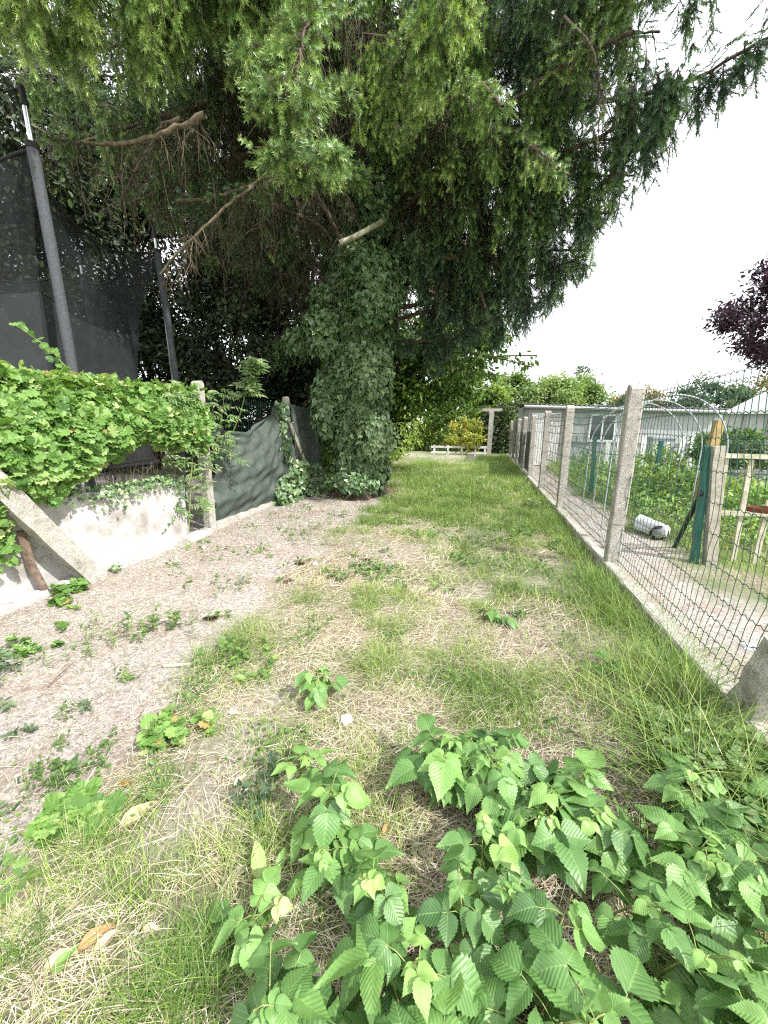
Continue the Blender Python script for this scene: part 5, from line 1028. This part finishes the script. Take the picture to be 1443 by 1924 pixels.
g = Geo(); c_ = at(1243, 820, 13); g.box((c_[0], 13, .95), (.55, .5, .7)); g.box((c_[0], 13, 1.33), (.62, .56, .06)); g.box((c_[0], 13, .3), (.08, .08, .62)); tag(g.build('water_butt', M_['plastic_grey']), 'grey plastic box on a stand by the shed wall', 'container')
# dark clutter in the garden right
g = Geo(); g.box((5.4, 9.5, .35), (1.8, .5, .7)); g.box((5.4, 9.5, .73), (1.9, .56, .05)); tag(g.build('planter_box', M_['shed_grey']), 'long grey raised planter behind the trellis', 'planter')
tree('planter_shrub', 'grey-green shrub growing above the raised planter', (5.3, 9.6, 1.05), (1.2, .35, .4), 2200, .08, 'grey_leaf', .02, clumps=30, cs=.35, cat='shrub', vb=.3)
g = Geo(); 
for k in range(11): x_ = 3.3+.30*k; g.beam((x_, 12.6, 0), (x_+rng.normal(0, .04), 12.6, 1.25+rng.normal(0, .1)), .12, .03)
tag(g.build('picket_fence', M_['white_paint']), 'weathered whitish board fence in front of the shed wall', 'fence')
for k in (3.4, 4.1, 5.2, 6.0): pass

# ------------------------------------------------------------------ foreground raspberry canes
def rasp_leaf(G_, gs, p, az, el, pet, size, var, n5=False):
    d = np.array([math.cos(az)*math.cos(el), math.sin(az)*math.cos(el), math.sin(el)]); q = p+d*pet; gs.append(np.array([p, (p+q)/2+np.array([0, 0, .008]), q, q+d*size*.22+np.array([0, 0, -.004])]))
    hz = nrm(np.array([d[0], d[1], 0])); sd_ = np.array([-hz[1], hz[0], 0]); tilt = rng.uniform(-.85, .15)
    up_ = nrm(np.array([rng.normal(0, .3), rng.normal(0, .3), 1.])-hz*tilt*.5)
    items = [(q+d*size*.22, hz+np.array([0, 0, tilt]), 1.0), (q, sd_*.95+hz*.35+np.array([0, 0, tilt*.5]), .80), (q, -sd_*.95+hz*.35+np.array([0, 0, tilt*.5]), .80)]
    if n5: items += [(q-d*size*.3, sd_*.97+hz*.1+np.array([0, 0, tilt*.5]), .6), (q-d*size*.3, -sd_*.97+hz*.1+np.array([0, 0, tilt*.5]), .6)]
    for (pp_, dd_, s_) in items:
        T = RASP[rng.integers(0, 9)]; dd_ = nrm(dd_+rng.normal(0, .08, 3)); G_.scat(T, np.array([pp_]), frames(dd_[None], up_[None], size*s_*rng.uniform(.92, 1.08), rng.uniform(.95, 1.2)), np.array([np.clip(var+rng.normal(0, .05), 0, 1)]))
def raspberry(px, py, h, nl, size, label, group=None, lean=None, z=None, vb=.5, xy=None):
    b = gd(px, py) if xy is None else np.array([xy[0], xy[1], 0]); b = np.array([b[0], b[1], float(gz(b[0], b[1]))]); t_ = thing('raspberry_plant', label, 'plant', b, group)
    a0 = rng.uniform(0, 6.28); ln = np.array(lean if lean else (math.cos(a0)*.12, math.sin(a0)*.12)); G_ = Geo(); gs = []
    st = np.array([b+np.array([ln[0]*s*s, ln[1]*s*s, h*s*(1-.12*s)]) for s in np.linspace(0, 1, 8)])
    for k in range(nl):
        s = .22+.78*(k+.5)/nl; p = b+np.array([ln[0]*s*s, ln[1]*s*s, h*s*(1-.12*s)]); az = a0+k*2.4+rng.normal(0, .25); young = s > .86
        rasp_leaf(G_, gs, p, az, rng.uniform(.1, .7), rng.uniform(.35, .8)*size*(1.0 if not young else .4), size*(1.0 if not young else .5)*rng.uniform(.75, 1.1), vb+rng.normal(0, .14)+(.3 if young else 0), rng.random() < .3)
    G_.build('leaves', M_['rasp'], t_, smooth=True); g = Geo(); g.tubes(st, np.linspace(.0042, .002, 8), 7); g.tubes(np.array(gs), .0014, 5); g.build('stem', M_['stem'], t_, smooth=True)
raspberry(605, 1330, .22, 8, .10, 'small raspberry shoot beside the round white stone', vb=.45)
raspberry(560, 1470, .20, 5, .09, 'small bright raspberry shoot just below the white stone shoot', vb=.6)
raspberry(600, 1560, .30, 9, .125, 'tall lone raspberry cane left of the bare soil hollow', vb=.45)
raspberry(665, 1640, .22, 12, .10, 'bushy raspberry plant in front of the bare soil hollow', vb=.5)
raspberry(440, 1790, .14, 6, .085, 'low raspberry seedling in the straw at lower left of the patch', vb=.55)
raspberry(1130, 1270, .13, 5, .10, 'small raspberry seedling in the long grass near the kerb', vb=.4)
raspberry(945, 1165, .1, 5, .10, 'small raspberry seedling in mid path grass', vb=.45)
def zone(b):
    if b[1] > 1.25: return 'raspberry plant in the upper edge row of the dense patch'
    if b[0] > .75: return 'raspberry plant of the dense patch growing closest to the kerb and brace'
    if b[0] > .2: return 'raspberry plant in the middle of the dense lower right patch'
    if b[0] > -.25: return 'raspberry plant of the dense patch below the bare soil hollow'
    return 'raspberry plant at the straw-side left edge of the dense patch'
gr_ = 'raspberry plants massed in the lower right'
mass = []
for k in range(260):
    px_ = rng.uniform(520, 1560); py_ = rng.uniform(1440, 2350); top = np.interp(px_, [520, 640, 760, 860, 1000, 1150, 1250, 1560], [1890, 1830, 1720, 1560, 1500, 1600, 1480, 1440])
    if 760 < px_ < 950 and py_ < 1680 and not (px_ > 840 and py_ < 1530): continue
    if 1080 < px_ < 1230 and py_ < 1600: continue
    if py_ < top or (px_ < 700 and py_ < 1850 and rng.random() < .6): continue
    b = gd(px_, py_)
    if b[0] > kerbX(b[1])-.06 or b[1] < .12: continue
    if any((b[0]-m_[0])**2+(b[1]-m_[1])**2 < .115**2 for m_ in mass): continue
    mass.append(b)
for px_, py_ in ((800, 1500), (850, 1500), (880, 1470), (930, 1480), (900, 1540), (960, 1560), (990, 1510), (1040, 1590), (930, 1620)): mass.append(gd(px_, py_))
print('RASP', len(mass))
for b in mass:
    d_ = math.hypot(b[0], b[1]-.2); near = d_ < .75
    hh = float(np.clip(.20+.18*fbm(b[0]*2.3+4, b[1]*2.3, 99)+(.06 if b[1] < .9 else 0)-.10*sstep(.6, 1.2, b[0]), .14, .46))
    if b[1] < .5: hh *= .78
    raspberry(0, 0, hh*rng.uniform(.85, 1.1), int(rng.integers(8, 13)), rng.uniform(.07, .135)*(1.12 if b[1] < 1.0 and b[0] > .25 else 1), zone(b), gr_, vb=.38+.3*(rng.random()-.5), xy=b)

# low ground-creeping leaves by the kerb at right
g = Geo(); n = 900; x = rng.uniform(.8, 1.32, n); y = rng.uniform(1.25, 2.0, n); z = gz(x, y)+rng.uniform(.02, .14, n); ok = (x < kerbX(y)-.07); 
P = np.stack([x, y, z], 1)[ok]; m_ = len(P); g.scat(OVAL, P, frames(nrm(rng.normal(0, .6, (m_, 3))*np.array([1, 1, .3])), nrm(np.array([0, 0, 1.])+rng.normal(0, .25, (m_, 3))), .055*rng.uniform(.6, 1.3, m_), 1.5), np.clip(rng.normal(.75, .2, m_), 0, 1))
tag(g.build('ground_leaves', M_['elder']), 'carpet of small oval leaves at the foot of the right brace', 'ground cover', kind='stuff')

# ------------------------------------------------------------------ weeds on the soil and in the grass
def weed(name, label, px, py, n, size, h, T, mat, vb, sp_=.1, group=None):
    n = int(n*1.7); h *= 1.5; size *= .85
    c_ = gd(px, py); c_[2] = float(gz(c_[0], c_[1])); t_ = thing(name, label, 'weed', c_, group); g = Geo(); gs = Geo(); k = max(2, n//10)
    st = c_+np.stack([rng.normal(0, sp_, k), rng.normal(0, sp_, k), 0*np.arange(k)], 1); hs = h*rng.uniform(.5, 1.1, k)
    idx = rng.integers(0, k, n); s = rng.uniform(.15, 1, n); P = st[idx]+np.stack([rng.normal(0, .012, n), rng.normal(0, .012, n), hs[idx]*s], 1)
    a_ = rng.uniform(0, 6.28, n); d = np.stack([np.cos(a_), np.sin(a_), rng.uniform(-.1, .6, n)], 1)
    g.scat(T, P, frames(d, np.tile([0, 0, 1.], (n, 1))+rng.normal(0, .45, (n, 3)), size*rng.uniform(.45, 1.15, n), 1.1), np.clip(rng.normal(vb+.1, .22, n), 0, 1)); g.build('leaves', M_[mat], t_)
    gs.tubes(np.stack([st-np.array([0, 0, .01]), st+np.stack([0*hs, 0*hs, hs*.5], 1), st+np.stack([0*hs, 0*hs, hs], 1)], 1), .0018, 4); gs.build('stem', M_['stem'], t_)
W = [('creeping leafy weed at the foot of the slanting strut', 140, 1118, 70, .07, .06, LOBE, 'vine', .35, .12), ('tiny green weed below the strut foot', 135, 1150, 16, .045, .04, OVAL, 'weed', .8, .03),
     ('broad weed clump in the middle of the bare soil', 285, 1178, 90, .055, .10, OVAL, 'weed', .35, .14), ('pale mealy-leaved weed near the middle of the soil', 445, 1105, 50, .05, .11, OVAL, 'grey_leaf', .95, .10),
     ('tall weed clump left on the bare soil', 170, 1215, 90, .055, .10, LANCE, 'weed', .45, .12), ('creeping weed at the left edge of the soil', 50, 1215, 80, .05, .05, LOBE, 'vine', .25, .13),
     ('grey-green upright weed at the left frame edge', 20, 1262, 36, .06, .09, OVAL, 'grey_leaf', .6, .06), ('small glossy weed alone on pale sand', 238, 1280, 26, .055, .06, LANCE, 'weed', .5, .02),
     ('tiny dark rosette on pale sand', 138, 1345, 20, .05, .04, LANCE, 'weed', .35, .02), ('dusty low weed sprig on pale sand', 175, 1320, 18, .04, .05, OVAL, 'grey_leaf', .5, .05), ('flat dusty weed at lower left sand', 55, 1380, 20, .045, .03, OVAL, 'grey_leaf', .4, .05),
     ('weed with reddish cone at its foot', 385, 1175, 40, .05, .09, LANCE, 'grey_leaf', .8, .06), ('low leafy weed before the shade cloth kerb', 490, 1045, 40, .06, .06, LANCE, 'weed', .6, .08),
     ('dark spreading weed near the trunk foot', 600, 1000, 260, .06, .10, LANCE, 'weed', .4, .26), ('weed beside the trunk at the ivy edge', 655, 970, 40, .07, .10, LANCE, 'weed', .6, .07),
     ('low yellow-green rosette in dry grass', 340, 1385, 70, .06, .07, LOBE, 'vine', .5, .08), ('broadleaf dock-like weed at the edge of soil and turf', 460, 1245, 80, .07, .07, OVAL, 'weed', .6, .10),
     ('dark clover-like weeds at lower left', 70, 1480, 130, .035, .05, OVAL, 'weed', .3, .10), ('dark clover-like weeds right of the tan leaf', 150, 1440, 90, .035, .05, OVAL, 'weed', .3, .08), ('lobed dandelion rosette at lower left', 135, 1555, 60, .08, .05, LOBE, 'vine', .45, .05),
     ('low weed mass beside the second concrete post', 1010, 958, 110, .10, .14, OVAL, 'elder', .8, .2), ('leafy weeds in grass near the right kerb', 970, 1010, 160, .08, .12, OVAL, 'weed', .5, .35),
     ('ivy sprout between strut and kerb', 220, 1078, 20, .05, .05, IVY, 'ivy', .5, .05), ('small plain-leaf weed at the left frame edge', 5, 1335, 10, .05, .05, OVAL, 'grey_leaf', .5, .02), ('green weed by the lower left frame edge', 15, 1700, 26, .06, .05, OVAL, 'weed', .6, .05),
     ('tiny weed near the cones', 350, 1100, 16, .04, .05, OVAL, 'weed', .5, .03), ('little weed at the start of the trampled grass', 420, 1160, 16, .05, .05, OVAL, 'weed', .5, .03), ('dark bindweed-like weed beside the lone raspberry', 490, 1500, 70, .045, .10, OVAL, 'grey_leaf', .1, .06)]
for l, px_, py_, n, s_, h_, T, mt, vb, sp_ in W: weed('small_weed', l, px_, py_, n, s_, h_, T, mt, vb, sp_, 'weeds growing on soil and turf')
# big yellowish leaves (dock)
def bigleaf(name, label, cat, px, py, size, az, mat, var, el=.35, z=.03, sx=1.5, curl=0, group=None):
    c_ = gd(px, py, z); g = Geo(); nxl, nyl = 7, 14; V = []; L = []
    for j_ in range(nyl+1):
        y_ = j_/nyl; w_ = .22*math.sin(math.pi*min(1, y_**.8))**.7*sx/1.5+.004
        for i_ in range(nxl): u = i_/(nxl-1)*2-1; V.append((u*w_*(1+.08*math.sin(j_*2.3)), y_, abs(u)*w_*.35+curl*u*u*.2+.03*math.sin(y_*9+u*2)-.15*y_*y_)); L.append((u*w_, y_, 0))
    T = (np.array(V), [np.array([[j_*nxl+i_, j_*nxl+i_+1, (j_+1)*nxl+i_+1, (j_+1)*nxl+i_] for j_ in range(nyl) for i_ in range(nxl-1)])])
    d = np.array([[math.cos(az)*math.cos(el), math.sin(az)*math.cos(el), math.sin(el)]]); g.scat(T, c_[None], frames(d, np.array([[.1, -.1, 1.]]), size), np.array([var]))
    return tag(g.build(name, M_[mat], smooth=True), label, cat, group)
bigleaf('dock_leaf', 'large pale yellow-green leaf standing in the straw', 'leaf', 490, 1655, .11, 2.3, 'vine', .88, .6, .02); bigleaf('dock_leaf', 'bright green leaf right of the pale yellow leaf', 'leaf', 540, 1690, .09, 1.2, 'vine', .5, .5, .02)
bigleaf('dock_leaf', 'short yellow-green leaf below the pale yellow leaf', 'leaf', 488, 1712, .055, 1.5, 'vine', .8, .3, .02); bigleaf('dock_leaf', 'narrow green leaf beside the tan curled dead leaves', 'leaf', 95, 1835, .07, 1.3, 'vine', .5, .4, .02)
bigleaf('dock_leaf', 'green leaf standing up behind the pale yellow leaf', 'leaf', 520, 1640, .07, 1.5, 'vine', .5, .7, .02)
for (px_, py_, s_, az_, v_, cu, l) in ((150, 1790, .085, 1.0, .42, 1.2, 'large curled tan dead leaf at lower left'), (178, 1790, .06, 1.2, .95, 1, 'pale folded dead leaf touching the tan curled one'), (85, 1820, .08, .7, .9, .8, 'whitish dead leaf at lower left'),
                           (225, 1478, .055, .3, .15, 1.6, 'rust brown curled dead leaf on the turf edge'), (225, 1560, .13, 1.15, .75, .6, 'long pale tan dead leaf lying under grass'), (80, 1506, .07, .4, .95, .8, 'cream dead leaf on the sand edge'),
                           (140, 1550, .045, 2., .6, 1, 'small orange-pink dead leaf by the dandelion rosette'), (270, 1745, .05, 0.2, .95, .5, 'white papery scrap of leaf in the straw'), (440, 1478, .06, 1.3, .98, .5, 'round white dead leaf in dry grass'),
                           (480, 1750, .05, 1.4, .25, 1, 'brown dead leaf by the raspberry seedling'), (430, 1340, .06, .2, .98, .4, 'whitish leaf scrap above the low rosette'), (720, 1570, .05, 1.4, .5, .8, 'tan dead leaf under the bushy raspberry')):
    bigleaf('dead_leaf', l, 'dead leaf', px_, py_, s_, az_, 'deadleaf', v_, .15, .02, 1.5, cu, 'dead leaves on the ground')
def stone(label, px, py, r, mat='stone', name='stone', cat='stone', group='stones on the path', sq=.7, seed=1):
    c_ = gd(px, py); g = Geo(); V, F = lump((c_[0], c_[1], float(gz(c_[0], c_[1]))+r*.45), r, seed, 12, sq); g.add(V, F); tag(g.build(name, M_[mat], smooth=True), label, cat, group)
stone('round white stone beside the small raspberry shoot', 650, 1352, .032, seed=2); stone('small white pebble above the dense raspberry patch', 770, 1362, .014, seed=3); stone('pale stone on the soil beside the spruce cone', 592, 1062, .035, seed=4)
stone('white snail-like pebble near the shade cloth kerb', 383, 1030, .03, seed=5); stone('small white pebble by the long grass', 975, 1358, .012, seed=6)
def cone_(label, px, py, az, L=.08):
    c_ = gd(px, py); c_[2] = float(gz(c_[0], c_[1]))+.022; g = Geo(); d = np.array([math.cos(az), math.sin(az), .05]); x_ = nrm(np.cross(d, [0, 0, 1.])); y_ = np.cross(d, x_); P, D, S_ = [], [], []
    g.tubes(np.array([c_-d*L*.5, c_, c_+d*L*.5]), [.008, .012, .004], 6)
    for k in range(70): s = k/69; a_ = k*2.4; rad_ = x_*math.cos(a_)+y_*math.sin(a_); P.append(c_+d*L*(s-.5)+rad_*.006); D.append(rad_+d*.8); S_.append(.022*math.sin(math.pi*(.12+.8*s))**.6)
    g.scat(CHIP, np.array(P), frames(np.array(D), np.tile(d, (70, 1)), np.array(S_), 1.3), rng.uniform(0, 1, 70)); tag(g.build('spruce_cone', M_['cone']), label, 'cone', 'fallen spruce cones')
cone_('brown spruce cone at the base of the mealy weed', 395, 1165, .3, .11); cone_('dark spruce cone on the sand between soil and turf', 540, 1097, 1.2, .09); cone_('spruce cone beside the pale stone', 563, 1062, .2, .12); cone_('reddish spruce cone in the dry turf below the trunk', 688, 1056, .1, .10)
g = Geo(); g.tubes(np.array([gd(308, 1251, .015), gd(330, 1250, .02), gd(368, 1246, .015)]), [.008, .009, .007], 6); tag(g.build('stick', M_['wood_pale']), 'short pale stick lying on the sand', 'stick')
g = Geo(); g.tubes(np.array([gd(90, 1290, .01), gd(112, 1268, .03), gd(140, 1244, .015)]), [.003, .003, .002], 5); tag(g.build('stick', M_['bark']), 'thin dark twig lying on the soil at left', 'stick')
print('OBJ', len(bpy.data.objects), 'faces', sum(len(m.polygons) for m in bpy.data.meshes))
